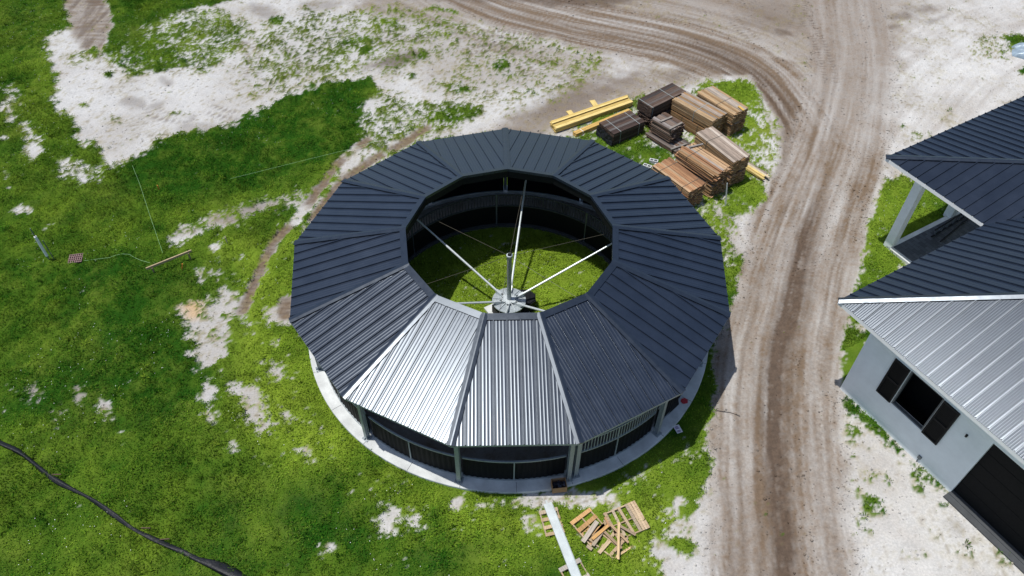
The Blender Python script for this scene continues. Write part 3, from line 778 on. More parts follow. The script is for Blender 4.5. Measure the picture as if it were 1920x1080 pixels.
M['ground'] = mat_ground()
rm = road.reshape(NY, NX)
fm = (rm[:-1, :-1] + rm[1:, :-1] + rm[:-1, 1:] + rm[1:, 1:]) > 2.0
fm[:18] = False
fm[-18:] = False
fm[:, :18] = False
fm[:, -18:] = False
go = grid_mesh('ground', ~fm, gcol)
go.data.materials.append(M['ground'])
go['kind'] = 'structure'
ro = grid_mesh('dirt_road', fm, gcol)
ro.data.materials.append(M['ground'])
ro['kind'] = 'structure'


# ------------------------------------------------------------------ grass blades and clover leaves
def grid_index(px, py):
    ix = np.clip(np.searchsorted(xs, px) - 1, 0, NX - 2)
    iy = np.clip(np.searchsorted(ys, py) - 1, 0, NY - 2)
    return iy * NX + ix


def leaf_mesh(name, n_try, per_keep, seed, flower=False):
    rg = np.random.default_rng(seed)
    # candidates over the surveyed ground
    py = rg.uniform(-11.2, 26.5, n_try)
    half = 16.5 + (py + 10.5) * 0.46 + 1.0
    keep0 = rg.uniform(0, 36, n_try) < half
    py, half = py[keep0], half[keep0]
    px = rg.uniform(-1, 1, len(py)) * half
    k = grid_index(px, py)
    dn = dens[k]
    rr = np.hypot(px, py)
    u_ = (px - HC.x) * HD.x + (py - HC.y) * HD.y
    v_ = (px - HC.x) * HE.x + (py - HC.y) * HE.y
    ok = (rg.uniform(0, 1, len(px)) < dn * (1 - 0.45 * sstep(0.4, -0.3, g[k])) * per_keep) & ((rr < 5.0) | (rr > 7.775))
    ok &= ~((v_ > 0.04) & (u_ > -1.2)) & ~((v_ > 7.2) & (u_ > -4.3))
    ok &= (np.abs(px + 18.12) > 0.27) | (np.abs(py - 2.65) > 0.27)
    if flower:
        fl = fbm(px * 0.35, py * 0.35, 3, 301)
        ok &= (fl > 0.14) & (lev[k] > 0.5)
    px, py, k, dn = px[ok], py[ok], k[ok], dn[ok]
    n = len(px)
    z = hgt[k]
    lush = np.clip(0.5 + 0.9 * fbm(px * 1.1, py * 1.1, 3, 311) + 0.5 * fbm(px * 3.3, py * 3.3, 2, 313), 0.1, 1.4)
    az = rg.uniform(0, 2 * math.pi, n)
    if flower:
        L = rg.uniform(0.018, 0.030, n)
        tilt = rg.uniform(-0.2, 0.2, n)
        wd = L * 0.9
        z = z + 0.05 + 0.06 * lush
    else:
        L = rg.uniform(0.05, 0.11, n) * (0.55 + 0.75 * lush) * (0.55 + 0.45 * dn)
        tilt = rg.uniform(0.05, 1.15, n)
        wd = rg.uniform(0.016, 0.034, n)
        z = z + rg.uniform(0, 1, n) ** 1.5 * 0.09 * lush * dn
    dx, dy = np.cos(az), np.sin(az)
    ct, st = np.cos(tilt), np.sin(tilt)
    b0 = np.stack([px, py, z], 1)
    ax = np.stack([dx * ct, dy * ct, st], 1) * L[:, None]
    sd = np.stack([-dy, dx, 0 * dx], 1) * wd[:, None]
    V = np.empty((n, 4, 3), np.float32)
    V[:, 0] = b0 - 0.35 * sd
    V[:, 1] = b0 + 0.55 * ax + 0.5 * sd
    V[:, 2] = b0 + ax
    V[:, 3] = b0 + 0.55 * ax - 0.5 * sd
    me = bpy.data.meshes.new(name)
    me.vertices.add(4 * n)
    me.vertices.foreach_set('co', V.ravel())
    me.loops.add(4 * n)
    me.loops.foreach_set('vertex_index', np.arange(4 * n, dtype=np.int32))
    me.polygons.add(n)
    me.polygons.foreach_set('loop_start', np.arange(0, 4 * n, 4, dtype=np.int32))
    me.update()
    if not flower:
        t = np.clip(tone[k] + rg.normal(0, 0.16, n), 0, 1.2)
        dry = np.clip(rg.normal(-0.04, 0.10, n) + 0.22 * (1 - dn) + 0.25 * np.clip(fbm(px * 0.6, py * 0.6, 3, 321), 0, 1) + 0.30 * sstep(0.5, -0.3, g[k]) * (py > 8), 0, 0.7)
        c = grass_col(t, dry) * (rg.uniform(0.7, 1.35, n) * (1 + 0.45 * fbm(px * 1.7, py * 1.7, 3, 331) + 0.45 * fbm(px * 0.45, py * 0.45, 2, 335)))[:, None]
        cc = np.ones((n, 4, 4), np.float32)
        cc[:, :, :3] = c[:, None, :]
        ca = me.color_attributes.new('col', 'FLOAT_COLOR', 'POINT')
        ca.data.foreach_set('color', cc.ravel())
    o = bpy.data.objects.new(name, me)
    COL.objects.link(o)
    return o


def tuft_mesh(name, n_try, seed):
    rg = np.random.default_rng(seed)
    cy = rg.uniform(-11.2, 26.5, n_try)
    cx = rg.uniform(-1, 1, n_try) * (17.5 + (cy + 10.5) * 0.46)
    k = grid_index(cx, cy)
    rr = np.hypot(cx, cy)
    u_ = (cx - HC.x) * HD.x + (cy - HC.y) * HD.y
    v_ = (cx - HC.x) * HE.x + (cy - HC.y) * HE.y
    w_ = np.clip(fbm(cx * 0.5, cy * 0.5, 3, 501) + 0.15, 0, 1) * 1.6
    ok = (rg.uniform(0, 1, n_try) < dens[k] * w_) & ((rr < 4.7) | (rr > 8.1)) & ~((v_ > -0.15) & (u_ > -1.2)) & ~((v_ > 7.0) & (u_ > -4.5))
    ok &= np.hypot(cx - 7.8, cy - 10.5) > 5.0
    cx, cy, k = cx[ok], cy[ok], k[ok]
    nb = 12
    n = len(cx) * nb
    size = np.repeat(rg.uniform(0.5, 1.25, len(cx)), nb)
    hue = np.repeat(rg.normal(0, 0.22, len(cx)), nb)
    bri = np.repeat(rg.uniform(0.6, 1.25, len(cx)), nb)
    kk = np.repeat(k, nb)
    az = rg.uniform(0, 2 * math.pi, n)
    off = rg.uniform(0, 0.06, n) * size
    px = np.repeat(cx, nb) + np.cos(az) * off
    py = np.repeat(cy, nb) + np.sin(az) * off
    L = rg.uniform(0.10, 0.20, n) * size
    tilt = rg.uniform(0.35, 1.35, n)
    wd = rg.uniform(0.018, 0.034, n) * size
    dx, dy, ct, st = np.cos(az), np.sin(az), np.cos(tilt), np.sin(tilt)
    b0 = np.stack([px, py, hgt[kk]], 1)
    ax = np.stack([dx * ct, dy * ct, st], 1) * L[:, None]
    sd = np.stack([-dy, dx, 0 * dx], 1) * wd[:, None]
    V = np.empty((n, 4, 3), np.float32)
    V[:, 0] = b0
    V[:, 1] = b0 + 0.55 * ax + 0.5 * sd
    V[:, 2] = b0 + ax - np.array([0, 0, 0.2])[None] * L[:, None]
    V[:, 3] = b0 + 0.55 * ax - 0.5 * sd
    me = bpy.data.meshes.new(name)
    me.vertices.add(4 * n)
    me.vertices.foreach_set('co', V.ravel())
    me.loops.add(4 * n)
    me.loops.foreach_set('vertex_index', np.arange(4 * n, dtype=np.int32))
    me.polygons.add(n)
    me.polygons.foreach_set('loop_start', np.arange(0, 4 * n, 4, dtype=np.int32))
    me.update()
    c = grass_col(np.clip(tone[kk] + hue, 0, 1.2), np.clip(rg.normal(0.0, 0.12, n), 0, 0.6)) * bri[:, None]
    cc = np.ones((n, 4, 4), np.float32)
    cc[:, :, :3] = c[:, None, :]
    me.color_attributes.new('col', 'FLOAT_COLOR', 'POINT').data.foreach_set('color', cc.ravel())
    o = bpy.data.objects.new(name, me)
    COL.objects.link(o)
    return o


def mat_leaf():
    m = bpy.data.materials.new('leaf_green')
    n, l, b = nodes_of(m)
    a = n.new('ShaderNodeAttribute')
    a.attribute_name = 'col'
    df = n.new('ShaderNodeBsdfDiffuse')
    l.new(a.outputs['Color'], df.inputs['Color'])
    n.remove(b)
    tr = n.new('ShaderNodeBsdfTranslucent')
    l.new(a.outputs['Color'], tr.inputs['Color'])
    mx = n.new('ShaderNodeMixShader')
    mx.inputs[0].default_value = 0.28
    l.new(df.outputs[0], mx.inputs[1])
    l.new(tr.outputs[0], mx.inputs[2])
    l.new(mx.outputs[0], n['Material Output'].inputs['Surface'])
    return m


M['leaf'] = mat_leaf()
gr = leaf_mesh('grass', 1600000, 1.0, 5)
gr.data.materials.append(M['leaf'])
tag(gr, 'short green grass and clover growing over the sandy ground', 'grass', kind='stuff')
tf = tuft_mesh('weed_tufts', 16000, 41)
tf.data.materials.append(M['leaf'])
tag(tf, 'taller weed tufts standing out of the short grass', 'weeds', kind='stuff')
fl = leaf_mesh('clover_flowers', 12000, 1.0, 9, flower=True)
fl.data.materials.append(M['white'])
tag(fl, 'tiny white clover flowers scattered through the green grass', 'flowers', kind='stuff')

def clods(n_try, seed):
    rg = np.random.default_rng(seed)
    py = rg.uniform(-11, 26, n_try)
    px = rg.uniform(-1, 1, n_try) * (17.5 + (py + 10.5) * 0.46)
    k = grid_index(px, py)
    edge = np.clip(1.0 - np.abs(np.abs(dm[k]) - 2.2) / 0.5, 0, 1) + 0.7 * np.clip(1.0 - np.abs(dm[k] + 0.75) / 0.4, 0, 1) + 0.6 * np.clip(1 - np.abs(np.abs(db[k]) - 2.4) / 0.5, 0, 1)
    p = (0.10 + 0.9 * edge) * (1 - dens[k]) * (0.5 + 0.8 * np.clip(fbm(px * 0.7, py * 0.7, 3, 401) + 0.3, 0, 1))
    rr = np.hypot(px, py)
    u_ = (px - HC.x) * HD.x + (py - HC.y) * HD.y
    v_ = (px - HC.x) * HE.x + (py - HC.y) * HE.y
    ok = (rg.uniform(0, 1, n_try) < p) & (rr > 7.9) & ~((v_ > -0.1) & (u_ > -5))
    px, py, k = px[ok], py[ok], k[ok]
    n = len(px)
    r_ = rg.uniform(0.012, 0.034, n) * np.where(rg.uniform(0, 1, n) < 0.1, 1.7, 1.0)
    base = np.array([[1, 0, 0], [0, 1, 0], [-1, 0, 0], [0, -1, 0], [0, 0, 0.8], [0, 0, -0.5]], float)
    V = base[None] * r_[:, None, None] * rg.uniform(0.6, 1.4, (n, 6, 1))
    V = V + np.stack([px, py, hgt[k] + 0.3 * r_], 1)[:, None, :]
    F = np.array([[0, 1, 4], [1, 2, 4], [2, 3, 4], [3, 0, 4], [1, 0, 5], [2, 1, 5], [3, 2, 5], [0, 3, 5]])
    Fa = (F[None] + 6 * np.arange(n)[:, None, None]).reshape(-1, 3).astype(np.int32)
    me = bpy.data.meshes.new('soil_clods')
    me.vertices.add(6 * n)
    me.vertices.foreach_set('co', V.astype(np.float32).ravel())
    me.loops.add(Fa.size)
    me.loops.foreach_set('vertex_index', Fa.ravel())
    me.polygons.add(len(Fa))
    me.polygons.foreach_set('loop_start', np.arange(0, Fa.size, 3, dtype=np.int32))
    me.update()
    cc = np.ones((n, 6, 4), np.float32)
    cc[:, :, :3] = np.clip(soil[k] * rg.uniform(0.8, 1.15, n)[:, None], 0.02, 0.8)[:, None, :]
    me.color_attributes.new('col', 'FLOAT_COLOR', 'POINT').data.foreach_set('color', cc.ravel())
    me.materials.append(M['ground'])
    o = bpy.data.objects.new('soil_clods', me)
    COL.objects.link(o)
    tag(o, 'small clods of sandy soil scattered along the ruts', 'clods', kind='stuff')


clods(130000, 21)

# ------------------------------------------------------------------ the round walker building
NS = 13
PHI = 0.03486
RO, RI, ZO, ZI = 8.0, 3.771, 3.0525, 4.1725
HA = math.pi / NS
AO, AI = RO * math.cos(HA), RI * math.cos(HA)
SLOPE = (ZI - ZO) / (AO - AI)


def vang(k):
    return math.pi / 2 + PHI - k * 2 * math.pi / NS


def pol(r, a, z):
    return (r * math.cos(a), r * math.sin(a), z)


def profile(lo, hi, pitch, phase, seam_w=0.044, seam_h=0.045, minor=3, minor_h=0.0034):
    """cross section of the metal sheet: (u, height) break points with raised seams and low ribs between"""
    pts = []
    k0 = math.floor((lo - phase) / pitch) - 1
    u = phase + k0 * pitch
    while u < hi + pitch:
        pts += [(u - seam_w / 2, 0), (u - seam_w / 2 + 0.006, seam_h), (u + seam_w / 2 - 0.006, seam_h), (u + seam_w / 2, 0)]
        for j in range(1, minor + 1):
            c = u + pitch * j / (minor + 1)
            w = pitch / (minor + 1) * 0.80
            for q in range(7):
                t = q / 6.0
                pts.append((c - w / 2 + w * t, minor_h * 0.5 * (1 - math.cos(2 * math.pi * t))))
        u += pitch
    return pts


def sheet(mb, org, ua, va, vstart, vend, zfun, lo, hi, pitch, phase, kinks=(), **kw):
    """metal sheet over plan axes ua (across) and va (up the slope); vstart(u), vend(u) limit each strip"""
    pr = [p for p in profile(lo, hi, pitch, phase, **kw)]
    us = [p[0] for p in pr]
    hs = [p[1] for p in pr]
    allu = sorted(set([u for u in us if lo < u < hi] + [lo, hi] + [k for k in kinks if lo < k < hi]))
    idx = []
    for u in allu:
        h = float(np.interp(u, us, hs))
        a, b = vstart(u), vend(u)
        row = []
        for v in (a, b):
            p = Vector(org) + Vector(ua) * u + Vector(va) * v
            row.append((p.x, p.y, zfun(u, v) + h))
        idx.append(row)
    vs = [p for row in idx for p in row]
    fs = [(2 * i, 2 * i + 2, 2 * i + 3, 2 * i + 1) for i in range(len(idx) - 1)]
    mb.add(vs, fs)


walker = thing('horse_walker', 'round thirteen sided open centre building with dark slate metal roof and black panel walls', 'building')
for k in range(NS):
    am = vang(k) - HA                       # middle of the bay between vertex k and k+1
    ra = (math.cos(am), math.sin(am), 0)
    ta = (-math.sin(am), math.cos(am), 0)
    w0 = AO * math.tan(HA)
    wi = AI * math.tan(HA)
    mb = MB()
    tn = math.tan(HA)
    sheet(mb, (0, 0, 0), ta, ra, lambda u: max(AI, abs(u) / tn), lambda u: AO + 0.02, lambda u, v: ZO + (AO - v) * SLOPE,
          -w0 + 1e-3, w0 - 1e-3, 0.435, RNG.uniform(-0.2, 0.2), kinks=(-wi, wi))
    mb.build('roof_panel', M['roof'], walker)
    # eave trim under the sheet edge
    mb = MB()
    p0, p1 = Vector(pol(RO - 0.01, vang(k), ZO - 0.06)), Vector(pol(RO - 0.01, vang(k + 1), ZO - 0.06))
    mb.bar(p0, p1, 0.03, 0.10)
    mb.build('eave_trim', M['galv'], walker)
    # hip cap
    mb = MB()
    a = vang(k)
    tang = Vector((-math.sin(a), math.cos(a), 0))
    dn = SLOPE * math.sin(HA)
    prof_ = [(-0.13, 0.035 - 0.13 * dn), (-0.125, 0.052 - 0.125 * dn), (-0.02, 0.062), (0.02, 0.062), (0.125, 0.052 - 0.125 * dn), (0.13, 0.035 - 0.13 * dn)]
    vs = []
    for r_, zz in ((RI - 0.05, ZI + 0.05 * SLOPE), (RO + 0.03, ZO - 0.03 * SLOPE)):
        c = Vector(pol(r_, a, zz))
        vs += [c + tang * s + Vector((0, 0, h)) for s, h in prof_]
    n_ = len(prof_)
    fs = [(i, i + 1, n_ + i + 1, n_ + i) for i in range(n_ - 1)] + [tuple(range(n_ - 1, -1, -1)), tuple(range(n_, 2 * n_))]
    mb.add(vs, fs)
    mb.build('hip_cap', M['trim'], walker)
    # inner edge trim and the dark fascia below it
    mb = MB()
    q = []
    for ang in (vang(k), vang(k + 1)):
        for r_, zz in ((RI + 0.20, ZI - 0.20 * SLOPE + 0.050), (RI - 0.03, ZI + 0.065), (RI - 0.035, ZI - 0.05)):
            q.append(pol(r_, ang, zz))
    mb.add(q, [(0, 3, 4, 1), (1, 4, 5, 2)])
    mb.build('inner_trim', M['trim'], walker)
    mb = MB()
    mb.bar(pol(RI + 0.02, vang(k), ZI - 0.20), pol(RI + 0.02, vang(k + 1), ZI - 0.20), 0.05, 0.34)
    mb.build('inner_fascia', M['black'], walker)
    # rafter below each hip
    mb = MB()
    mb.bar(pol(RI + 0.1, a, ZI - 0.24), pol(RO - 0.35, a, ZO - 0.12), 0.10, 0.20)
    mb.build('rafter', M['galv_dark'], walker)

mb = MB()
n_ = NS
vs = [pol(RO - 0.03, vang(k), ZO - 0.035) for k in range(NS)] + [pol(RI + 0.05, vang(k), ZI - 0.05) for k in range(NS)]
mb.add(vs, [(k, (k + 1) % NS, NS + (k + 1) % NS, NS + k) for k in range(NS)])
mb.build('roof_underside', M['ceiling'], walker)


def col_mb(a, r_, z1=3.12):
    mb = MB()
    cx, cy = r_ * math.cos(a), r_ * math.sin(a)
    mt = Matrix.Translation((cx, cy, 0)) @ Matrix.Rotation(a, 4, 'Z')
    mb.box((-0.075, -0.07, 0.12), (-0.062, 0.07, z1), mt)
    mb.box((0.062, -0.07, 0.12), (0.075, 0.07, z1), mt)
    mb.box((-0.062, -0.006, 0.12), (0.062, 0.006, z1), mt)
    mb.box((-0.12, -0.13, 0.103), (0.15, 0.13, 0.118), mt)
    for sx in (-0.09, 0.12):
        for sy in (-0.1, 0.1):
            mb.tube(mt @ Vector((sx, sy, 0.118)), mt @ Vector((sx, sy, 0.15)), 0.014, n=6)
    mb.prism([(0.075, -0.006), (0.14, -0.006), (0.14, 0.006), (0.075, 0.006)], 0.118, 0.20, mtx=mt)
    return mb


for k in range(NS):
    col_mb(vang(k), 7.50).build('column', M['galv'], walker)
a6 = vang(6) + 0.035
col_mb(a6, 7.44).build('gate_post', M['galv'], walker)


def arc_panel(mb, r_, a0, a1, z0, z1, n, depth=0.018, th=0.03):
    """curved wall panel with shallow vertical ribs"""
    pts = []
    for i in range(n + 1):
        a = a0 + (a1 - a0) * i / n
        pts.append((a, r_ + (depth if i % 4 in (1, 2) else 0)))
    vs = []
    for a, rr in pts:
        vs += [pol(rr, a, z0), pol(rr, a, z1), pol(r_ - th, a, z0), pol(r_ - th, a, z1)]
    fs = []
    for i in range(n):
        b, c = 4 * i, 4 * i + 4
        fs += [(b, c, c + 1, b + 1), (b + 2, b + 3, c + 3, c + 2), (b + 1, c + 1, c + 3, b + 3)]
    mb.add(vs, fs)


def arc_rail(mb, r_, a0, a1, z, w, h, n=14):
    for i in range(n):
        b, c = a0 + (a1 - a0) * i / n, a0 + (a1 - a0) * (i + 1) / n
        mb.bar(pol(r_, b, z), pol(r_, c, z), w, h)


def wall_bay(k, r_, z0, z1, zt, gap, slats, mat_rail, nm, lim=None):
    a0, a1 = lim if lim else (vang(k) - gap, vang(k + 1) + gap)
    mb = MB()
    arc_panel(mb, r_, a0, a1, z0, z1, 72 if r_ > 6 else 92)
    mb.build(nm + '_panel', M['black'], walker)
    mb = MB()
    arc_rail(mb, r_, a0, a1, z1 + 0.03, 0.06, 0.055)
    arc_rail(mb, r_ + 0.0, a0, a1, z0 + 0.012, 0.075, 0.05)
    am = (a0 + a1) / 2
    mb.bar(pol(r_ + 0.03, am, z0 + 0.04), pol(r_ + 0.03, am, z1), 0.04, 0.03, upv=(math.cos(am), math.sin(am), 0))
    mb.build(nm + '_frame', mat_rail, walker)
    if slats:
        mb = MB()
        arc_rail(mb, r_, a0, a1, zt, 0.05, 0.05)
        ns = 30 if r_ < 6 else 30
        for i in range(ns + 1):
            a = a0 + (a1 - a0) * i / ns
            w_ = 0.026 if i not in (0, ns // 2, ns) else 0.05
            mb.bar(pol(r_, a, z1 + 0.05), pol(r_, a, zt), w_, 0.022, upv=(math.cos(a), math.sin(a), 0))
        mb.build(nm + '_railing', mat_rail, walker)


for k in range(NS):
    wall_bay(k, 7.32, 0.14, 1.23, 1.92, 0.012, k in (4, 5, 0, 1, 2, 3), M['galv'], 'outer_wall')
for k in range(8):
    b0 = R(96.8) - k * math.pi / 4
    wall_bay(k, 5.12, 0.14, 1.13, 1.76, 0.0, True, M['inner_steel'], 'inner_wall', (b0 - 0.006, b0 - math.pi / 4 + 0.006))
    mb = MB()
    mb.bar(pol(5.12, b0, 0.1), pol(5.12, b0, 1.8), 0.06, 0.06)
    mb.build('inner_post', M['galv_dark'], walker)
mb = MB()
mb.lathe([(7.20, 0.0), (7.77, -0.05), (7.77, 0.085), (7.755, 0.10), (7.20, 0.10)], 104)
sl_ = mb.build('slab', M['concrete'], walker)
mb = MB()
for k in range(NS * 2):
    a = vang(0) - HA * k + 0.01
    mb.bar(pol(7.40, a, 0.1005), pol(7.765, a, 0.1005), 0.012, 0.004)
mb.build('slab_joints', M['dark_concrete'], walker)
mb = MB()
mb.lathe([(5.03, -0.1), (5.21, -0.1), (5.21, 0.115), (5.03, 0.115)], 96)
mb.build('inner_kerb', M['dark_concrete'], walker)

# ------------------------------------------------------------------ rotor in the middle of the walker
rotor = thing('walker_rotor', 'galvanized rotor with round hub plate, six long arms and tall central pole on the grass', 'machine')
mb = MB()
mt = Matrix.Rotation(R(32), 4, 'Z')
mb.box((-0.72, -0.72, -0.05), (0.72, 0.72, 0.09), mt)
mb.build('concrete_base', M['concrete'], rotor)
mb = MB()
mb.tube((0, 0, 0.09), (0, 0, 0.72), 0.50, 0.50, n=32)
mb.box((-0.56, -0.36, 0.09), (-0.2, 0.36, 0.5), mt)
mb.build('motor_housing', M['plastic_black'], rotor)
mb = MB()
oc = [(0.58 + 0.50 * math.cos(R(22.5 + 45 * i)), 0.42 + 0.46 * math.sin(R(22.5 + 45 * i))) for i in range(8)]
mb.prism(oc, 0.0, 0.50)
ic = [(0.58 + 0.46 * math.cos(R(22.5 + 45 * i)), 0.42 + 0.42 * math.sin(R(22.5 + 45 * i))) for i in range(8)]
mb.prism(ic, 0.50, 0.54)
mb.build('gear_cover', M['plastic_black'], rotor)
mb = MB()
mb.tube((0, 0, 0.76), (0, 0, 0.80), 0.655, 0.655, n=56)
mb.build('hub_plate', M['galv'], rotor)
ARM = [R(83 + 60 * i) for i in range(6)]
mb = MB()
star = []
for i in range(6):
    star += [(0.30 * math.cos(ARM[i] - 0.25), 0.30 * math.sin(ARM[i] - 0.25)), (0.30 * math.cos(ARM[i] + 0.25), 0.30 * math.sin(ARM[i] + 0.25)),
             (0.2 * math.cos(ARM[i] + R(30)), 0.2 * math.sin(ARM[i] + R(30)))]
mb.prism(star, 0.86, 0.89)
mb.tube((0, 0, 0.80), (0, 0, 0.86), 0.18, n=24)
for i in range(6):
    a = ARM[i]
    for off in (-0.045, 0.045):
        p = Vector((math.cos(a), math.sin(a), 0))
        q = Vector((-math.sin(a), math.cos(a), 0)) * off
        mb.bar(p * 0.22 + q + Vector((0, 0, 0.86)), p * 0.58 + q + Vector((0, 0, 0.86)), 0.012, 0.12)
    a += R(30)
    mb.bar((0.2 * math.cos(a), 0.2 * math.sin(a), 0.83), (0.62 * math.cos(a), 0.62 * math.sin(a), 0.815), 0.02, 0.05)
mb.build('hub_bracket', M['galv_bright'], rotor)
mb = MB()
mb.tube((0, 0, 0.86), (0, 0, 3.22), 0.088, n=20, cap=False)
mb.build('pole', M['galv'], rotor, smooth=True)
mb = MB()
mb.lathe([(0.075, 3.2), (0.115, 3.2), (0.115, 3.26), (0.075, 3.26)], 24)
mb.build('pole_collar', M['galv_bright'], rotor)
mb = MB()
mb.tube((0, 0, 3.0), (0, 0, 3.28), 0.07, n=12)
for i in range(5):
    a = RNG.uniform(0, 6.28)
    mb.tube((0.03 * math.cos(a), 0.03 * math.sin(a), 3.24), (0.09 * math.cos(a), 0.09 * math.sin(a), 3.34 + RNG.uniform(0, 0.08)), 0.018, n=6)
mb.build('cable_bundle', M['plastic_black'], rotor)
for i in range(6):
    a = ARM[i]

    def ap(r_):
        return Vector((r_ * math.cos(a), r_ * math.sin(a), 0.90 + (r_ - 0.5) * 0.365))
    mb = MB()
    mb.tube(ap(0.42), ap(3.1), 0.044, n=12)
    mb.tube(ap(3.0), ap(6.0), 0.034, n=12)
    mb.bar(ap(0.40), ap(0.62), 0.10, 0.10)
    o_ = mb.build('arm', M['galv_bright'], rotor)
    mb = MB()
    mb.tube((0.08 * math.cos(a), 0.08 * math.sin(a), 3.2), ap(5.7), 0.006, n=5)
    mb.build('stay_cable', M['strap_dark'], rotor)

# ------------------------------------------------------------------ house at the right
house = thing('house', 'pale stucco house with dark standing seam hip roofs beside the dirt road', 'house', HC, math.atan2(HD.y, HD.x))
# local frame: x along the road wall (HD), y towards the right of it = -HE ... so inward is -y? check by sign
_sy = 1.0 if HE.dot(Vector((-HD.y, HD.x, 0))) > 0 else -1.0


def hl(u, v, z):
    """house point: u along the road wall, v into the house"""
    return Vector((u, _sy * v, z))


def hbox(mb, u0, u1, v0, v1, z0, z1, col=None):
    y0, y1 = sorted((_sy * v0, _sy * v1))
    mb.box((u0, y0, z0), (u1, y1, z1), None, col)


def h_of(px, py, z):
    p = Vector(at(px, py, z)) - HC
    return p.dot(HD), p.dot(HE)


HE_Z = 4.4
uC, vC = h_of(1574, 564, HE_Z)
uA, vA = h_of(1666, 293, HE_Z)
uV, vV = h_of(1843, 423, HE_Z)
uV = (uV + uC) / 2
uC = uV
vV = (vV + vA) / 2
vA = vV
S_LOW, S_UP = 0.48, 0.22
TL = 9.0
mb = MB()
hgt_w = HE_Z - 0.10
hbox(mb, 0, 1.74, 0, 0.2, -0.1, hgt_w)
hbox(mb, 1.74, 3.02, 0, 0.2, -0.1, 1.28)
hbox(mb, 1.74, 3.02, 0, 0.2, 3.10, hgt_w)
hbox(mb, 3.02, 4.80, 0, 0.2, -0.1, hgt_w)
hbox(mb, 4.80, 9.6, 0, 0.2, 3.04, hgt_w)
hbox(mb, 9.6, 18, 0, 0.2, -0.1, hgt_w)
hbox(mb, 0, 0.2, 0.2, 15, -0.1, hgt_w)
mb.build('wall', M['stucco'], house)
mb = MB()
hbox(mb, 4.80, 9.6, 0.12, 0.2, 0.0, 3.04)
for i in range(1, 5):
    hbox(mb, 4.82, 9.58, 0.113, 0.12, 3.04 * i / 5 - 0.012, 3.04 * i / 5 + 0.012)
mb.build('garage_door', M['black'], house)
mb = MB()
hbox(mb, 4.78, 9.8, -0.32, 0.115, -0.1, 0.035)
hbox(mb, 4.80, 9.6, -0.10, 0.118, 0.035, 0.06)
mb.build('garage_apron', M['dark_concrete'], house)
# window with open black shutters
win = MB()
hbox(win, 1.74, 1.79, 0.02, 0.14, 1.30, 3.08)
hbox(win, 2.97, 3.02, 0.02, 0.14, 1.30, 3.08)
hbox(win, 1.79, 2.97, 0.02, 0.14, 1.28, 1.33)
hbox(win, 1.79, 2.97, 0.02, 0.14, 3.05, 3.10)
wo = win.build('window', M['galv_dark'], house)
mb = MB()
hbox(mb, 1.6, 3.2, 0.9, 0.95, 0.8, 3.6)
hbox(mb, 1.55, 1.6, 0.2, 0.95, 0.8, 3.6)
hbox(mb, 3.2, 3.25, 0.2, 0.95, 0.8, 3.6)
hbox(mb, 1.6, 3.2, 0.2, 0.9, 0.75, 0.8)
mb.build('room_shade_box', M['black'], wo)  # shade of the unlit room, put into a plain black box
for u0 in (1.13, 3.04):
    mb = MB()
    u1 = u0 + 0.59
    for (a, b, c, d_) in ((u0, u0 + 0.06, 1.28, 3.08), (u1 - 0.06, u1, 1.28, 3.08), (u0 + 0.06, u1 - 0.06, 1.28, 1.35), (u0 + 0.06, u1 - 0.06, 3.01, 3.08),
                          (u0 + 0.06, u1 - 0.06, 2.13, 2.22)):
        hbox(mb, a, b, -0.05, -0.003, c, d_)
    for z0, z1 in ((1.35, 2.13), (2.22, 3.01)):
        n = 14
        for i in range(n):
            za = z0 + (z1 - z0) * i / n
            mb.add([hl(u0 + 0.06, -0.022, za), hl(u1 - 0.06, -0.022, za), hl(u1 - 0.06, -0.036, za + (z1 - z0) / n * 0.95), hl(u0 + 0.06, -0.036, za + (z1 - z0) / n * 0.95)],
                   [(0, 1, 2, 3)])
        hbox(mb, u0 + 0.06, u1 - 0.06, -0.018, -0.004, z0, z1)
    mb.build('shutter', M['plastic_black'], house)
mb = MB()
hbox(mb, 3.40, 3.52, -0.05, -0.002, 0.20, 0.34)
hbox(mb, 3.445, 3.475, -0.03, -0.003, -0.05, 0.20)
mb.build('outlet_box', M['galv_dark'], house)
mb = MB()
hbox(mb, 4.10, 4.16, -0.06, -0.002, 2.50, 2.60)
mb.build('wall_light', M['plastic_black'], house)


def roof_z(v, s):
    return HE_Z + v * s


mb = MB()
# lower roof, face towards the road: rises along v
tl = TL
sheet(mb, hl(uC, vC, 0), (1, 0, 0), (0, _sy, 0), lambda u: -0.02, lambda u: min(u, tl), lambda u, v: HE_Z + max(v, 0) * S_LOW,
      0.001, 19.0, 0.42, 0.15, kinks=(tl,), minor=5, minor_h=0.0040)
mb.build('lower_roof_road_face', M['house_roof'], house)
mb = MB()
# lower roof, face towards the porch: rises along u ; its left limit is the valley under the porch roof
wv = vV - vC
kv = S_UP / S_LOW                      # valley: S_LOW*u = S_UP*(v - wv)
sheet(mb, hl(uC, vC, 0), (0, _sy, 0), (1, 0, 0), lambda v: (-0.02 if v < wv else (v - wv) * kv), lambda v: min(v, tl), lambda v, u: HE_Z + max(u, 0) * S_LOW,
      0.001, 17.0, 0.42, 0.1, kinks=(wv, tl))
mb.build('lower_roof_porch_face', M['house_roof'], house)
mb = MB()
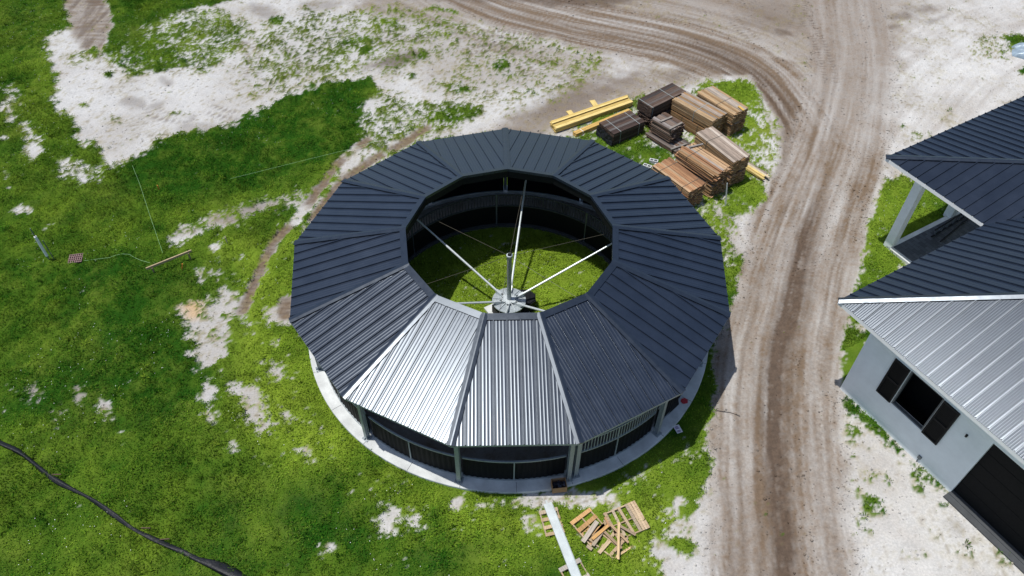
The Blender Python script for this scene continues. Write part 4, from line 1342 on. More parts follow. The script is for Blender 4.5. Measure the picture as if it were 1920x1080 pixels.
# porch roof, face towards the road: rises along v, from the hip at A to the valley at V
lw = uV - uA
tup = 7.0
sheet(mb, hl(uA, vA, 0), (1, 0, 0), (0, _sy, 0), lambda u: (-0.02 if u < lw else (u - lw) / kv), lambda u: min(u, tup), lambda u, v: HE_Z + max(v, 0) * S_UP,
      0.001, lw + tup * kv, 0.42, 0.2, kinks=(lw, tup))
mb.build('porch_roof_road_face', M['house_roof'], house)
mb = MB()
sheet(mb, hl(uA, vA, 0), (0, _sy, 0), (1, 0, 0), lambda v: -0.02, lambda v: min(v, tup), lambda v, u: HE_Z + max(u, 0) * S_UP,
      0.001, 16.0, 0.42, 0.1, kinks=(tup,))
mb.build('porch_roof_far_face', M['house_roof'], house)


def hip(u0, v0, L, s, nm, up=0.055):
    mb = MB()
    d = Vector((1, _sy, 0)).normalized()
    t = Vector((-d.y, d.x, 0))
    vs = []
    drop = s / math.sqrt(2)
    for q in (-0.02, L):
        c = hl(u0, v0, HE_Z) + d * q * math.sqrt(2) + Vector((0, 0, q * s))
        for w_, h_ in ((-0.14, 0.03 - 0.14 * drop), (-0.135, up - 0.135 * drop), (-0.02, up + 0.012), (0.02, up + 0.012), (0.135, up - 0.135 * drop), (0.14, 0.03 - 0.14 * drop)):
            vs.append(c + t * w_ + Vector((0, 0, h_)))
    fs = [(i, i + 1, 7 + i, 6 + i) for i in range(5)] + [(5, 4, 3, 2, 1, 0), (6, 7, 8, 9, 10, 11)]
    mb.add(vs, fs)
    return mb.build(nm, M['trim'], house)


hip(uC, vC, TL, S_LOW, 'hip_cap')
hip(uA, vA, tup, S_UP, 'hip_cap')
mb = MB()
pv0, pv1 = hl(uV, vV, HE_Z), hl(uV + 6 * kv, vV + 6, HE_Z + 6 * S_UP)
mb.bar(pv0 + Vector((0.05, 0, 0.012)), pv1 + Vector((0.05, 0, 0.012)), 0.16, 0.012)
mb.build('valley_flashing', M['trim'], house)
# eaves: gutter-less fascia boards and soffit
mb = MB()
for a, b in ((hl(uC, vC, 0), hl(19, vC, 0)), (hl(uC, vC, 0), hl(uV, vV, 0)), (hl(uA, vA, 0), hl(uV, vV, 0)), (hl(uA, vA, 0), hl(uA, 22, 0))):
    z_ = Vector((0, 0, HE_Z - 0.085))
    dd_ = (b - a).normalized()
    mb.bar(a + z_, b + z_, 0.03, 0.15)
mb.build('fascia', M['white'], house)
mb = MB()
zs = HE_Z - 0.12
mb.add([hl(uC + .02, vC + .02, zs), hl(19, vC + .02, zs), hl(19, 15, zs), hl(uC + .02, 15, zs)], [(0, 1, 2, 3)])
mb.add([hl(uA + .02, vA + .02, zs), hl(uC + .02, vA + .02, zs), hl(uC + .02, 22, zs), hl(uA + .02, 22, zs)], [(0, 1, 2, 3)])
mb.build('soffit', M['stucco'], house)
for v0 in (7.30, 11.15):
    mb = MB()
    hbox(mb, -4.46, -4.10, v0, v0 + 0.36, 0.0, HE_Z - 0.12)
    mb.build('porch_column', M['stucco'], house)
mb = MB()
hbox(mb, -4.10, 0.0, 7.46, 14.5, -0.1, 0.10)
mb.build('porch_floor', M['pavers'], house)
mb = MB()
hbox(mb, -4.30, -4.10, 7.30, 14.5, -0.1, 0.105)
hbox(mb, -4.10, 0.0, 7.26, 7.46, -0.1, 0.105)
mb.build('porch_kerb', M['concrete'], house)

# ladder lying on the porch
lad = thing('ladder', 'dark step ladder lying on its side on the paved porch', 'ladder', HC, house.rotation_euler.z)
mb = MB()
for dv, zz in ((0.0, 0.14), (0.0, 0.52)):
    mb.bar(hl(-3.70, 9.4, zz), hl(-3.85, 11.9, zz + 0.02), 0.05, 0.04)
for dv in (0.25,):
    mb.bar(hl(-3.30, 9.5, 0.14), hl(-3.70, 11.9, 0.16), 0.05, 0.04)
mb.build('side_rails', M['plastic_black'], lad)
for i in range(6):
    v = 9.6 + i * 0.42
    mb = MB()
    uu = -3.70 - 0.15 * (v - 9.4) / 2.5
    mb.bar(hl(uu, v, 0.16), hl(uu, v, 0.52), 0.06, 0.03)
    mb.build('rung', M['galv_dark'], lad)

# ------------------------------------------------------------------ lumber
BROWN = [(0.29, 0.17, 0.085), (0.24, 0.14, 0.07), (0.33, 0.205, 0.11), (0.27, 0.155, 0.075), (0.36, 0.24, 0.14)]
TAN = [(0.32, 0.205, 0.105), (0.36, 0.24, 0.13), (0.27, 0.165, 0.08), (0.41, 0.29, 0.17), (0.31, 0.185, 0.09)]
RED = [(0.34, 0.185, 0.095), (0.39, 0.23, 0.13), (0.28, 0.145, 0.075), (0.42, 0.28, 0.165)]
DARKB = [(0.068, 0.043, 0.033), (0.085, 0.055, 0.040), (0.055, 0.036, 0.030), (0.105, 0.075, 0.06)]
DARKB2 = [(0.14, 0.09, 0.065), (0.17, 0.115, 0.085), (0.11, 0.07, 0.05), (0.20, 0.15, 0.12)]
YEL = [(0.62, 0.45, 0.15), (0.66, 0.50, 0.19), (0.57, 0.41, 0.13)]


def bundle(name, label, cat, c, ang, L, Wd, z0, H, cols, bw=0.138, bt=0.034, jit=0.02, straps=(0.22, 0.78), strap_m='strap_dark', messy=0.0,
           wear=None, group='stacks of sawn boards beside the round building', bearers=True, grey=0.25):
    t = thing(name, label, cat, (c[0], c[1], z0), R(ang), group)
    zb = 0.07 if bearers else 0.0
    nl = max(1, int(round((H - zb) / bt)))
    nb = max(1, int(round(Wd / bw)))
    mb = MB()
    for i in range(nl):
        for j in range(nb):
            col = RNG.choice(cols)
            f = RNG.uniform(0.8, 1.2)
            col = tuple(x * f for x in col)
            if i == nl - 1 and RNG.random() < grey:
                gm = sum(col) / 3
                col = tuple(x * 0.5 + gm * 0.75 for x in col)
            y = -Wd / 2 + (j + 0.5) * Wd / nb + RNG.uniform(-1, 1) * messy * 0.02
            e0, e1 = RNG.uniform(-jit, jit), RNG.uniform(-jit, jit)
            if messy and RNG.random() < 0.3:
                e0 += RNG.uniform(-0.12, 0.05) * messy
                e1 += RNG.uniform(-0.05, 0.12) * messy
            za = zb + i * bt
            tw = RNG.uniform(-1, 1) * messy * 0.02
            bwj = Wd / nb * RNG.uniform(0.93, 0.985)
            mt = Matrix.Translation((0, y, za)) @ Matrix.Rotation(tw, 4, 'Z')
            mb.box((-L / 2 + e0, -bwj / 2, 0.001), (L / 2 + e1, bwj / 2, bt - RNG.uniform(0.001, 0.004)), mt, col)
    mb.build('boards', M['wood'], t)
    top = zb + nl * bt
    for s in straps:
        x = -L / 2 + L * s
        mb = MB()
        mb.box((x - 0.012, -Wd / 2 - 0.012, top + 0.001), (x + 0.012, Wd / 2 + 0.012, top + 0.006))
        for y in (-Wd / 2 - 0.012, Wd / 2 + 0.008):
            mb.box((x - 0.012, y, zb * 0.5), (x + 0.012, y + 0.004, top + 0.001))
        mb.build('strap', M[strap_m], t)
    if bearers:
        for s in (0.14, 0.5, 0.86):
            x = -L / 2 + L * s
            mb = MB()
            mb.box((x - 0.045, -Wd / 2 + 0.01, 0.0), (x + 0.045, Wd / 2 - 0.01, zb - 0.001), None, tuple(v * 0.8 for v in RNG.choice(cols)))
            mb.build('bearer', M['wood'], t)
    return t


B = bundle
B('lumber_stack', 'dark brown strapped lumber bundle lying on top of another dark bundle', 'lumber', (7.51, 13.50), 39, 2.44, 0.97, 0.63, 0.64, DARKB, jit=0.006,
  straps=(0.03, 0.62), strap_m='strap', grey=0.3)
B('lumber_stack', 'loose dark brown boards under the dark strapped bundle, lowest in that stack', 'lumber', (7.57, 13.44), 40, 2.40, 1.02, 0.0, 0.60, DARKB, jit=0.05, straps=(), messy=0.7)
b2 = B('lumber_stack', 'low dark brown bundle with torn black plastic at its end, nearest the yellow planks', 'lumber', (5.42, 11.92), 34, 1.95, 1.17, 0.0, 0.75, DARKB, jit=0.008,
       straps=(0.22, 0.82), strap_m='strap', grey=0.4)
mb = MB()
rg_ = random.Random(3)
nu, nv = 14, 9
vs = []
for i in range(nv + 1):
    for j in range(nu + 1):
        y = -0.62 + 1.24 * j / nu
        z = 0.02 + 0.56 * i / nv
        vs.append((-1.015 - 0.05 * rg_.random() - 0.05 * (1 - i / nv), y, z + (0.05 * rg_.random() if i == nv else 0)))
fs = [(i * (nu + 1) + j, i * (nu + 1) + j + 1, (i + 1) * (nu + 1) + j + 1, (i + 1) * (nu + 1) + j) for i in range(nv) for j in range(nu)]
mb.add(vs, fs)
mb.build('plastic_wrap', M['fabric_black'], b2)
B('lumber_stack', 'small square pile of weathered dark boards with two grey slats laid across its top', 'lumber', (7.62, 11.62), -48, 1.24, 0.95, 0.27, 0.78, DARKB2, jit=0.04, straps=(), messy=0.8, grey=0.5)
B('lumber_stack', 'low spread of dark boards under the small square pile', 'lumber', (7.72, 11.28), -48, 1.95, 1.05, 0.0, 0.25, DARKB2, jit=0.12, straps=(), messy=1.0, grey=0.5)
B('lumber_stack', 'light tan strapped bundle on top behind the small dark pile', 'lumber', (9.25, 12.60), -48, 2.50, 1.12, 0.66, 0.60, TAN, jit=0.03, messy=0.4, straps=(0.55,), strap_m='strap', grey=0.3)
B('lumber_stack', 'brown bundle underneath the light tan bundle behind the small dark pile', 'lumber', (9.22, 12.56), -48, 2.46, 1.08, 0.0, 0.64, BROWN, jit=0.03, straps=(0.3, 0.7))
B('lumber_stack', 'tan bundle on top of the rearmost stack, a yellow slat across its end', 'lumber', (10.45, 13.06), -53, 2.40, 1.07, 0.70, 0.66, TAN, jit=0.03, messy=0.5, straps=(0.55,), grey=0.3)
B('lumber_stack', 'brown bundle at the bottom of the rearmost stack', 'lumber', (10.47, 13.05), -53, 2.36, 1.0, 0.0, 0.68, BROWN, jit=0.05, straps=(0.2, 0.8), messy=0.6)
B('lumber_stack', 'sun bleached tan bundle on top of the stack nearest the road', 'lumber', (9.74, 9.20), -58, 2.56, 1.02, 0.78, 0.75, TAN, jit=0.03, messy=0.5, straps=(0.3,), grey=0.75)
B('lumber_stack', 'brown bundle at the bottom of the stack nearest the road', 'lumber', (9.76, 9.18), -58, 2.50, 0.98, 0.0, 0.76, BROWN, jit=0.04, straps=(0.2, 0.8), messy=0.5)
B('lumber_stack', 'untidy brown bundle with twisted boards on top, a grey slat across its far end', 'lumber', (8.73, 8.22), -51, 2.20, 1.06, 0.80, 0.62, BROWN + RED, jit=0.05, straps=(0.25,), messy=1.6, grey=0.2)
B('lumber_stack', 'reddish brown bundle below the untidy one with twisted boards', 'lumber', (8.76, 8.18), -51, 2.12, 1.02, 0.0, 0.78, BROWN, jit=0.06, straps=(0.2, 0.8), messy=1.2)
B('lumber_stack', 'reddish flat topped bundle closest to the dark round roof', 'lumber', (7.55, 7.42), -53, 2.28, 1.07, 0.60, 0.56, RED, jit=0.03, straps=(0.2, 0.82), messy=0.6, grey=0.15)
B('lumber_stack', 'reddish bundle hidden below the flat topped one closest to the round roof', 'lumber', (7.55, 7.40), -53, 2.25, 1.03, 0.0, 0.58, RED, jit=0.04, straps=(0.2, 0.8), messy=0.6)
B('lumber_stack', 'few low tan planks lying on the ground against the stack nearest the road', 'lumber', (11.45, 9.10), -51, 1.25, 0.5, 0.0, 0.20, TAN + YEL, jit=0.12, straps=(), messy=1.5, bw=0.12, bt=0.045)
# loose slats lying across stacks
for (p0, p1, w_, h_, lab, colr) in [
        (at(1238, 228, 1.10), at(1260, 219, 1.10), 0.10, 0.05, 'short grey slat across the small dark pile, nearer its far end', (0.26, 0.23, 0.20)),
        (at(1255, 242, 1.10), at(1279, 230, 1.10), 0.10, 0.05, 'short grey slat across the small dark pile, nearer its road end', (0.25, 0.22, 0.19)),
        (at(1293, 276, 1.47), at(1318, 270, 1.47), 0.09, 0.05, 'grey slat lying across the untidy brown bundle', (0.24, 0.22, 0.2)),
        (at(1385, 199, 1.40), at(1395, 207, 1.40), 0.12, 0.04, 'short yellow slat on the end of the rearmost stack', (0.55, 0.36, 0.10)),
        (at(1258, 280, 0.30), at(1287, 270, 0.30), 0.09, 0.06, 'grey slat bridging the low dark boards and the untidy bundle', (0.24, 0.22, 0.2))]:
    p0, p1 = Vector(p0), Vector(p1)
    mb = MB()
    dv = p1 - p0
    ln = dv.length
    mb.box((0, -w_ / 2, -h_ / 2), (ln, w_ / 2, h_ / 2), None, colr)
    o = mb.build('wood_slat', M['wood'])
    o.location = p0
    o.rotation_euler = (0, 0, math.atan2(dv.y, dv.x))
    tag(o, lab, 'slat', 'loose slats on the lumber stacks')
# yellow planks
B('plank_bundle', 'long yellow planks stacked wide, nearer row of the yellow pile', 'lumber', (4.13, 13.28), 31, 4.72, 0.36, 0.06, 0.26, YEL, bw=0.18, bt=0.05, jit=0.03, straps=(), grey=0.1, bearers=False, group='yellow planks')
B('plank_bundle', 'long yellow planks stacked wide, farther row of the yellow pile', 'lumber', (3.98, 13.58), 31, 4.70, 0.22, 0.06, 0.30, YEL, bw=0.11, bt=0.05, jit=0.05, straps=(), grey=0.1, bearers=False, group='yellow planks')
B('plank_bundle', 'single golden beam of planks with a white band, between the yellow pile and dark bundle', 'lumber', (4.58, 12.76), 35, 3.6, 0.27, 0.0, 0.2, [(0.60, 0.38, 0.11), (0.56, 0.36, 0.11)], bw=0.135, bt=0.1, jit=0.01, straps=(0.12,), strap_m='white', grey=0, bearers=False, group='yellow planks')
for (pa, pb), lab in (((at(1110, 188, 0.05), at(1122, 205, 0.05)), 'yellow cross bearer sticking out behind the yellow planks at the upper end'),
                      ((at(1066, 208, 0.03), at(1078, 222, 0.03)), 'yellow cross bearer under the yellow planks at the lower end')):
    pa, pb = Vector(pa), Vector(pb)
    dv = (pb - pa).normalized()
    mb = MB()
    mb.box((0, -0.14, -0.02), (1.15, 0.14, 0.02), None, (0.62, 0.46, 0.17))
    o = mb.build('cross_bearer', M['wood'])
    o.location = (pa.x, pa.y, 0.038)
    o.rotation_euler = (0, 0, math.atan2(dv.y, dv.x))
    tag(o, lab, 'bearer', 'bearers under the yellow planks')

# concrete blocks
def block(c, ang, z0, lab, onside=False):
    mb = MB()
    L, Wd, H, t = 0.40, 0.20, 0.20, 0.032
    mb.box((-L / 2, -Wd / 2, 0), (L / 2, -Wd / 2 + t, H))
    mb.box((-L / 2, Wd / 2 - t, 0), (L / 2, Wd / 2, H))
    for x in (-L / 2, -t / 2, L / 2 - t):
        mb.box((x, -Wd / 2 + t, 0), (x + t, Wd / 2 - t, H))
    o = mb.build('concrete_block', M['cinder'])
    o.location = (c[0], c[1], z0)
    o.rotation_euler = (0, 0, R(ang))
    tag(o, lab, 'block', 'concrete blocks by the lumber')


q = at(1226, 300, 0.2)
block(q, -18, 0.0, 'pale hollow concrete block farthest from the round roof')
q = at(1233, 306, 0.2)
block((q[0] + 0.05, q[1] - 0.12), -8, 0.0, 'pale hollow concrete block in the middle, touching the reddish lumber')
q = at(1214, 310, 0.2)
block(q, -30, 0.0, 'pale hollow concrete block closest to the edge of the round roof')

# strip leaning against the lumber
mb = MB()
pa, pb = Vector(at(1359, 389, 0.0)), Vector(at(1357, 345, 0.0))
top_ = Vector((9.35, 7.05, 1.35))
foot = Vector(at(1360, 389, 0.02))
mb.bar(foot, (foot.x - 0.14, foot.y + 0.22, 1.25), 0.05, 0.03)
o = mb.build('leaning_strip', M['galv_bright'])
tag(o, 'thin pale metal strip leaning against the untidy brown lumber', 'strip')

# ------------------------------------------------------------------ pallets and scrap wood in front
PAL = [(0.42, 0.31, 0.19), (0.46, 0.35, 0.23), (0.38, 0.28, 0.18), (0.36, 0.29, 0.21)]
ORG = [(0.47, 0.28, 0.125), (0.43, 0.265, 0.125)]


def pallet(label, c, ang, L, Wd, slats, z0=0.02, cols=PAL, bottom=(0.08, 0.5, 0.92), tilt=(0, 0)):
    t = thing('pallet', label, 'pallet', (c[0], c[1], z0), R(ang), 'broken wooden pallets')
    t.rotation_euler = (tilt[0], tilt[1], R(ang))
    for y in (-Wd / 2 + 0.02, 0, Wd / 2 - 0.02):
        mb = MB()
        mb.box((-L / 2, y - 0.02, 0.018), (L / 2, y + 0.02, 0.105), None, RNG.choice(PAL))
        mb.build('stringer', M['wood'], t)
    for s in bottom:
        mb = MB()
        x = -L / 2 + s * L
        mb.box((x - 0.05, -Wd / 2, 0), (x + 0.05, Wd / 2, 0.018), None, RNG.choice(cols))
        o = mb.build('bottom_board', M['wood'], t)
    for s, w_, rot in slats:
        mb = MB()
        x = -L / 2 + s * L
        mt = Matrix.Translation((x, 0, 0.105)) @ Matrix.Rotation(R(90 + rot), 4, 'Z')
        f = RNG.uniform(0.85, 1.2)
        mb.box((-Wd / 2 - 0.01, -w_ / 2, 0), (Wd / 2 + 0.01, w_ / 2, 0.018), mt, tuple(v * f for v in RNG.choice(cols)))
        mb.build('top_board', M['wood'], t)
    return t


a1 = math.degrees(math.atan2(*(at(1187, 945) - at(1131, 968))[:2][::-1]))
pallet('pale pallet with open gaps and close boards at one end, right of the scrap pile', (3.82, -8.70), a1, 1.12, 0.98,
       [(0.05, 0.10, 0), (0.27, 0.09, -3), (0.50, 0.09, 2), (0.73, 0.10, 0), (0.825, 0.09, 1), (0.91, 0.09, -1), (0.985, 0.08, 0)])
pallet('pallet with bright orange top boards at the left of the scrap pile', tuple(at(1106, 990, 0.05)[:2]), -52, 1.0, 0.80,
       [(0.06, 0.13, 0), (0.36, 0.14, 3), (0.7, 0.12, -4)], cols=ORG, z0=0.02)
pallet('dark underlying pallet in the middle of the scrap pile', tuple(at(1140, 1012, 0.05)[:2]), -40, 0.95, 0.85,
       [(0.1, 0.1, 0), (0.55, 0.1, 4), (0.9, 0.1, -3)], z0=0.02)
pallet('small brown pallet under the upper end of the steel beam', tuple(at(1034, 980, 0.05)[:2]), 104, 0.85, 0.60,
       [(0.04, 0.11, 0), (0.32, 0.12, 2), (0.62, 0.12, -2), (0.93, 0.13, 1)])
pallet('weathered grey pallet under the lower end of the steel beam', tuple(at(1082, 1085, 0.05)[:2]), 118, 1.0, 0.72,
       [(0.08, 0.14, 0), (0.4, 0.12, 2), (0.93, 0.14, 0)], cols=[(0.36, 0.33, 0.29), (0.40, 0.36, 0.31)])
ZS = lambda x, y: (980 + x * 360 / 1767, 860 + y * 220 / 1080)
for (a, b, w_, z_, lab, colr) in [
        ((552, 765), (685, 580), 0.145, 0.22, 'wide weathered grey board lying over the left of the scrap pile', (0.40, 0.35, 0.29)),
        ((645, 800), (745, 650), 0.11, 0.20, 'brown weathered board beside the wide grey one on the scrap pile', (0.33, 0.27, 0.2)),
        ((700, 868), (800, 755), 0.12, 0.16, 'tan board sticking out at the lower edge of the scrap pile', (0.46, 0.35, 0.22)),
        ((735, 655), (910, 828), 0.085, 0.19, 'dark brown board crossing the scrap pile diagonally', (0.28, 0.20, 0.13)),
        ((800, 600), (975, 770), 0.075, 0.235, 'medium brown board just above the dark diagonal one', (0.36, 0.25, 0.15)),
        ((880, 610), (1040, 700), 0.08, 0.26, 'short dark board on the open end of the pale pallet', (0.27, 0.2, 0.14)),
        ((755, 540), (800, 625), 0.06, 0.25, 'short reddish board at the upper left of the pale pallet', (0.38, 0.22, 0.12)),
        ((885, 585), (880, 925), 0.075, 0.30, 'long thin pale batten standing out upright in the photo across the pile', (0.55, 0.40, 0.22)),
        ((818, 930), (1078, 757), 0.07, 0.05, 'pale batten lying on the grass below the pale pallet', (0.52, 0.38, 0.21)),
        ((640, 740), (790, 610), 0.10, 0.25, 'orange board lying across the middle of the scrap pile', (0.5, 0.29, 0.11)),
        ((590, 800), (640, 835), 0.11, 0.10, 'short brown offcut at the lower left of the scrap pile', (0.34, 0.27, 0.19))]:
    pa, pb = Vector(at(*ZS(*a), z_)), Vector(at(*ZS(*b), z_))
    dv = pb - pa
    mb = MB()
    mb.box((0, -w_ / 2, -0.012), (dv.length, w_ / 2, 0.012), None, colr)
    o = mb.build('loose_board', M['wood'])
    o.location = pa
    o.rotation_euler = (0, R(RNG.uniform(-2, 2)), math.atan2(dv.y, dv.x))
    tag(o, lab, 'board', 'loose boards of the scrap pile')

# steel beam
pa, pb = Vector(at(1026, 945, 0.24)), Vector(at(1091, 1110, 0.24))
dv = (pb - pa)
mb = MB()
Lb = dv.length + 1.5
mb.box((0, -0.115, -0.10), (Lb, 0.115, 0.06))
mb.box((0, -0.135, 0.06), (Lb, -0.10, 0.075))
mb.box((0, 0.10, 0.06), (Lb, 0.135, 0.075))
mb.box((0, 0.115, -0.10), (Lb, 0.19, -0.085))
mb.box((-0.12, -0.03, 0.0), (0.0, 0.03, 0.03))
o = mb.build('steel_beam', mat_plain('pale_coated_steel', (0.50, 0.55, 0.555), 0.45, 0.1, 0.14, 3.0))
o.location = pa
o.rotation_euler = (0, 0, math.atan2(dv.y, dv.x))
tag(o, 'long pale coated steel beam lying across two pallets in the grass', 'beam')

# ------------------------------------------------------------------ things round the walker slab
cb = thing('cardboard_box', 'open brown cardboard box standing on the concrete slab by the gate post', 'box', (1.72, -7.57, 0.102), R(8))
mb = MB()
t_ = 0.012
for lo, hi in (((-0.24, -0.18, 0), (0.24, 0.18, t_)), ((-0.24, -0.18, t_), (0.24, -0.18 + t_, 0.30)), ((-0.24, 0.18 - t_, t_), (0.24, 0.18, 0.30)),
               ((-0.24, -0.18 + t_, t_), (-0.24 + t_, 0.18 - t_, 0.30)), ((0.24 - t_, -0.18 + t_, t_), (0.24, 0.18 - t_, 0.30))):
    mb.box(lo, hi)
mb.build('box_walls', M['cardboard'], cb)
mb = MB()
for i in range(70):
    mt = Matrix.Translation((RNG.uniform(-0.18, 0.18), RNG.uniform(-0.12, 0.12), RNG.uniform(0.05, 0.2))) @ Matrix.Rotation(RNG.uniform(0, 6), 4, (RNG.random(), RNG.random(), RNG.random() + .1))
    mb.box((-0.05, -0.018, -0.012), (0.05, 0.018, 0.012), mt)
o = mb.build('metal_fittings', M['steel_blue'])
o.location = (1.72, -7.57, 0.102)
tag(o, 'jumble of dark steel fittings inside the cardboard box', 'fittings', kind='stuff')
q = at(1283, 752, 0.11)
mb = MB()
mb.prism([(-0.10, -0.09), (-0.02, -0.12), (0.11, -0.08), (0.13, 0.05), (0.04, 0.12), (-0.09, 0.09), (-0.13, 0.0)], 0.0, 0.025)
o = mb.build('red_bag', M['red'])
o.location = (q[0], q[1], 0.104)
tag(o, 'small crumpled red plastic bag on the concrete slab', 'bag')
q = at(1271, 805, 0.03)
lb = thing('paper_label', 'white paper sheet with purple print lying on the shaded ground', 'paper', (q[0], q[1], 0.05), R(20))
mb = MB()
mb.box((-0.11, -0.16, 0), (0.11, 0.16, 0.006))
mb.build('sheet', M['paper'], lb)
mb = MB()
for y in (-0.11, -0.07, 0.02, 0.06, 0.10):
    mb.box((-0.08, y - 0.012, 0.0065), (0.08 - 0.05 * RNG.random(), y + 0.012, 0.0085))
mb.build('print', M['purple'], lb)
# black sheet leaning at the column
aa = vang(5)
mb = MB()
p0 = Vector(at(1250, 778, 0.12))
p1 = Vector(at(1272, 757, 0.12))
up_ = Vector((-0.25 * math.cos(aa), -0.25 * math.sin(aa), 0.72))
th_ = Vector((0.03 * math.cos(aa), 0.03 * math.sin(aa), 0))
vs = [p0, p1, p1 + up_, p0 + up_, p0 + th_, p1 + th_, p1 + up_ + th_, p0 + up_ + th_]
mb.add(vs, [(0, 1, 2, 3), (7, 6, 5, 4), (0, 4, 5, 1), (1, 5, 6, 2), (2, 6, 7, 3), (3, 7, 4, 0)])
o = mb.build('black_sheet', M['plastic_black'])
tag(o, 'black panel offcut leaning on the outer wall above the concrete slab', 'panel')
# thin wire on the road edge
mb = MB()
pts = [Vector(at(x, y_, 0.03)) for x, y_ in ((1328, 757), (1340, 768), (1352, 771), (1368, 773), (1388, 780))]
mb.path(pts, 0.010)
o = mb.build('loose_wire', M['wire'])
tag(o, 'thin dark wire lying on the sand beside the dirt road', 'wire')

# ------------------------------------------------------------------ left field
mp_ = thing('marker_post', 'white sleeved marker post standing in the grass near the drain grate', 'post', (-19.16, 2.54, 0))
mb = MB()
mb.tube((0, 0, 0.32), (0, 0, 1.42), 0.055, n=14)
mb.build('white_sleeve', M['white'], mp_, smooth=False)
mb = MB()
mb.tube((0, 0, 0), (0, 0, 1.86), 0.022, n=8)
mb.bar((0.17, 0.05, 0.0), (0.17, 0.05, 1.15), 0.025, 0.025)
mb.build('steel_rods', M['galv_dark'], mp_)
gt = thing('drain_grate', 'rusty square drain grate set in the grass', 'grate', (-18.12, 2.65, 0.0), R(12))
mb = MB()
mb.box((-0.27, -0.25, -0.02), (0.27, 0.25, 0.055))
mb.build('pit_shade_plate', M['black'], gt)  # black plate below the bars, its colour stands in for the hole's shade
mb = MB()
for i in range(7):
    x = -0.25 + 0.5 * i / 6
    mb.box((x - 0.014, -0.26, 0.06), (x + 0.014, 0.26, 0.085))
for i in range(5):
    y = -0.24 + 0.48 * i / 4
    mb.box((-0.28, y - 0.012, 0.0855), (0.28, y + 0.012, 0.10))
mb.build('bars', M['rust'], gt)
bb = thing('batter_board', 'low wooden board on two short posts standing in the grass', 'board')
e0, e1 = Vector(at(274, 504, 0.42)), Vector(at(359, 470, 0.42))
mb = MB()
mb.bar(e0, e1, 0.05, 0.10, (0.40, 0.31, 0.19))
mb.build('board', M['wood'], bb)
for s in (0.13, 0.93):
    p = e0.lerp(e1, s)
    mb = MB()
    mb.bar((p.x, p.y - 0.05, 0), (p.x, p.y - 0.05, 0.38), 0.05, 0.05, (0.26, 0.20, 0.13))
    mb.build('post', M['wood'], bb)
p = Vector(at(341, 508))
mb = MB()
mb.bar((p.x, p.y, 0), (p.x + 0.12, p.y + 0.04, 0.38), 0.035, 0.035)
tag(mb.build('survey_stake', M['orange']), 'orange survey stake beside the low wooden board', 'stake', 'survey stakes')
p = Vector(at(299, 357))
mb = MB()
mb.bar((p.x, p.y, 0), (p.x, p.y, 0.30), 0.035, 0.035)
tag(mb.build('survey_stake', M['orange']), 'orange survey stake in the dark grass below the sand field', 'stake', 'survey stakes')
p = Vector(at(427, 458))
mb = MB()
mb.bar((p.x, p.y, 0), (p.x, p.y, 0.42), 0.05, 0.03, (0.5, 0.42, 0.28))
tag(mb.build('survey_stake', M['wood']), 'pale wooden survey stake left of the muddy tyre track', 'stake', 'survey stakes')


def cord(name, label, pts, r, m, z=0.1, cat='string'):
    P_ = [Vector(at(x, y_, z)) for x, y_ in pts]
    mb = MB()
    mb.path(P_, r, 5)
    tag(mb.build(name, m), label, cat)


cord('string_line', 'pale string line running across the grass toward the low wooden board', [(248, 310), (262, 345), (283, 410), (305, 474)], 0.0045, M['string'], 0.2)
cord('string_line', 'pale green string line crossing the grass above the tyre tracks', [(432, 335), (500, 318), (580, 298), (650, 281), (712, 262)], 0.0045, M['string'], 0.2)
cord('garden_line', 'thin green hose curving from the drain grate to the wooden board', [(157, 489), (180, 486), (205, 483), (215, 479), (228, 476), (243, 477), (252, 483), (264, 488), (278, 492), (290, 493)], 0.006, M['string'], 0.13, 'hose')

# collapsed silt fence
pts = [Vector(at(x, y_)) for x, y_ in ((-90, 775), (-40, 808), (0, 830), (38, 850), (72, 880), (110, 903), (160, 930), (205, 962), (240, 985), (285, 1010), (330, 1034), (370, 1050), (410, 1064), (450, 1090), (520, 1140))]
wid = [0.20, 0.22, 0.22, 0.24, 0.20, 0.26, 0.19, 0.22, 0.18, 0.25, 0.18, 0.30, 0.46, 0.50, 0.50]
dense, dw = [], []
for i in range(len(pts) - 1):
    p0, p1, p2, p3 = pts[max(i - 1, 0)], pts[i], pts[i + 1], pts[min(i + 2, len(pts) - 1)]
    for t in np.linspace(0, 1, 12, endpoint=False):
        dense.append(0.5 * (2 * p1 + (p2 - p0) * t + (2 * p0 - 5 * p1 + 4 * p2 - p3) * t * t + (3 * p1 - p0 - 3 * p2 + p3) * t ** 3))
        dw.append(wid[i] + (wid[i + 1] - wid[i]) * t)
mb = MB()
rg_ = random.Random(11)
nc = 12
vs = []
ph = 0
for i, p in enumerate(dense):
    a = dense[max(i - 1, 0)]
    b = dense[min(i + 1, len(dense) - 1)]
    t = (b - a).normalized()
    s = Vector((-t.y, t.x, 0))
    ph += rg_.uniform(-0.25, 0.25)
    for j in range(nc):
        an = 2 * math.pi * j / nc
        rr = 1 + 0.22 * math.sin(3 * an + i * 0.06 + 0.4 * ph) + 0.10 * math.sin(5 * an - i * 0.11)
        tw = 0.35 * math.sin(i * 0.16) + 0.2 * math.sin(i * 0.41 + 1)
        vs.append(p + s * (math.cos(an) * dw[i] * (0.85 + 0.15 * math.sin(i * 0.21 + 2)) * rr * 0.36 + 0.03 * math.sin(i * 0.17))
                  + Vector((0, 0, 0.11 + (0.05 * math.sin(an) + 0.06 * math.cos(an) * tw) * rr)))
fs = [(i * nc + j, i * nc + (j + 1) % nc, (i + 1) * nc + (j + 1) % nc, (i + 1) * nc + j) for i in range(len(dense) - 1) for j in range(nc)]
mb.add(vs, fs)
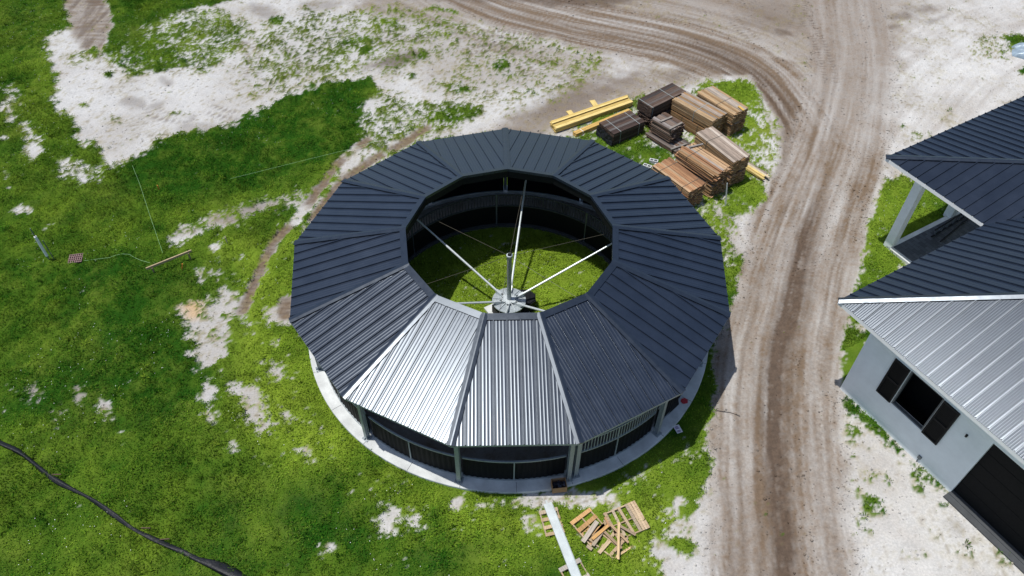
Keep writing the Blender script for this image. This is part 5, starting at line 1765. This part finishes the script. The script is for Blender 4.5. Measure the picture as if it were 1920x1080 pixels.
sf = thing('silt_fence', 'collapsed black silt fence fabric lying in a line across the grass', 'fence', dense[0])
o = mb.build('fabric', M['fabric_black'], sf, smooth=True)
o.location = -dense[0]
for x, y_ in ((98, 890), (265, 990), (300, 1012)):
    p = Vector(at(x, y_, 0.2))
    mb = MB()
    an = rg_.uniform(-0.9, 0.3)
    mb.bar((p.x, p.y, 0.21), (p.x + 0.3 * math.cos(an), p.y + 0.3 * math.sin(an), 0.235), 0.03, 0.03, (0.10, 0.065, 0.045))
    o = mb.build('stake', M['wood'], sf)
    o.location = -dense[0]

# plastic sheeting heap at the right edge
mb = MB()
tl_, tt_, tb_ = Vector(at(1883, 99)), Vector(at(1925, 84)), Vector(at(1925, 128))
n1, n2 = 34, 26
nzf = np.random.default_rng(8)
cx_, cy_ = tl_.x + 2.75, (tt_.y + tb_.y) / 2 - 0.3
vs = []
for i in range(n1 + 1):
    for j in range(n2 + 1):
        u, v = i / n1, j / n2
        ex = 2.4 * (2 * u - 1)
        ey = 1.25 * (2 * v - 1) * (0.25 + 0.75 * math.sin(math.pi * min(u * 0.9 + 0.08, 1)))
        edge = min(u, 1 - u, v, 1 - v) * 6
        h = 0.42 * min(1, edge) ** 0.6
        w_ = 0.5 + 0.5 * math.sin(7 * v + 3 * math.sin(5 * u)) * 0.5 + 0.25 * math.sin(16 * u + 6 * v)
        an = -0.35
        vs.append((cx_ + ex * math.cos(an) - ey * math.sin(an), cy_ + ex * math.sin(an) + ey * math.cos(an) + 0.15 * math.sin(9 * u), 0.0 + h * (0.55 + 0.45 * w_) + (0.07 * math.sin(23 * v + 9 * u + 2 * math.sin(11 * u)) + 0.05 * math.sin(31 * u - 14 * v)) * min(1, edge)))
fs = [(i * (n2 + 1) + j, (i + 1) * (n2 + 1) + j, (i + 1) * (n2 + 1) + j + 1, i * (n2 + 1) + j + 1) for i in range(n1) for j in range(n2)]
mb.add(vs, fs)
o = mb.build('plastic_sheeting', M['tarp'], smooth=True)
tag(o, 'crumpled silver plastic sheeting over a low heap on the sand', 'tarp')
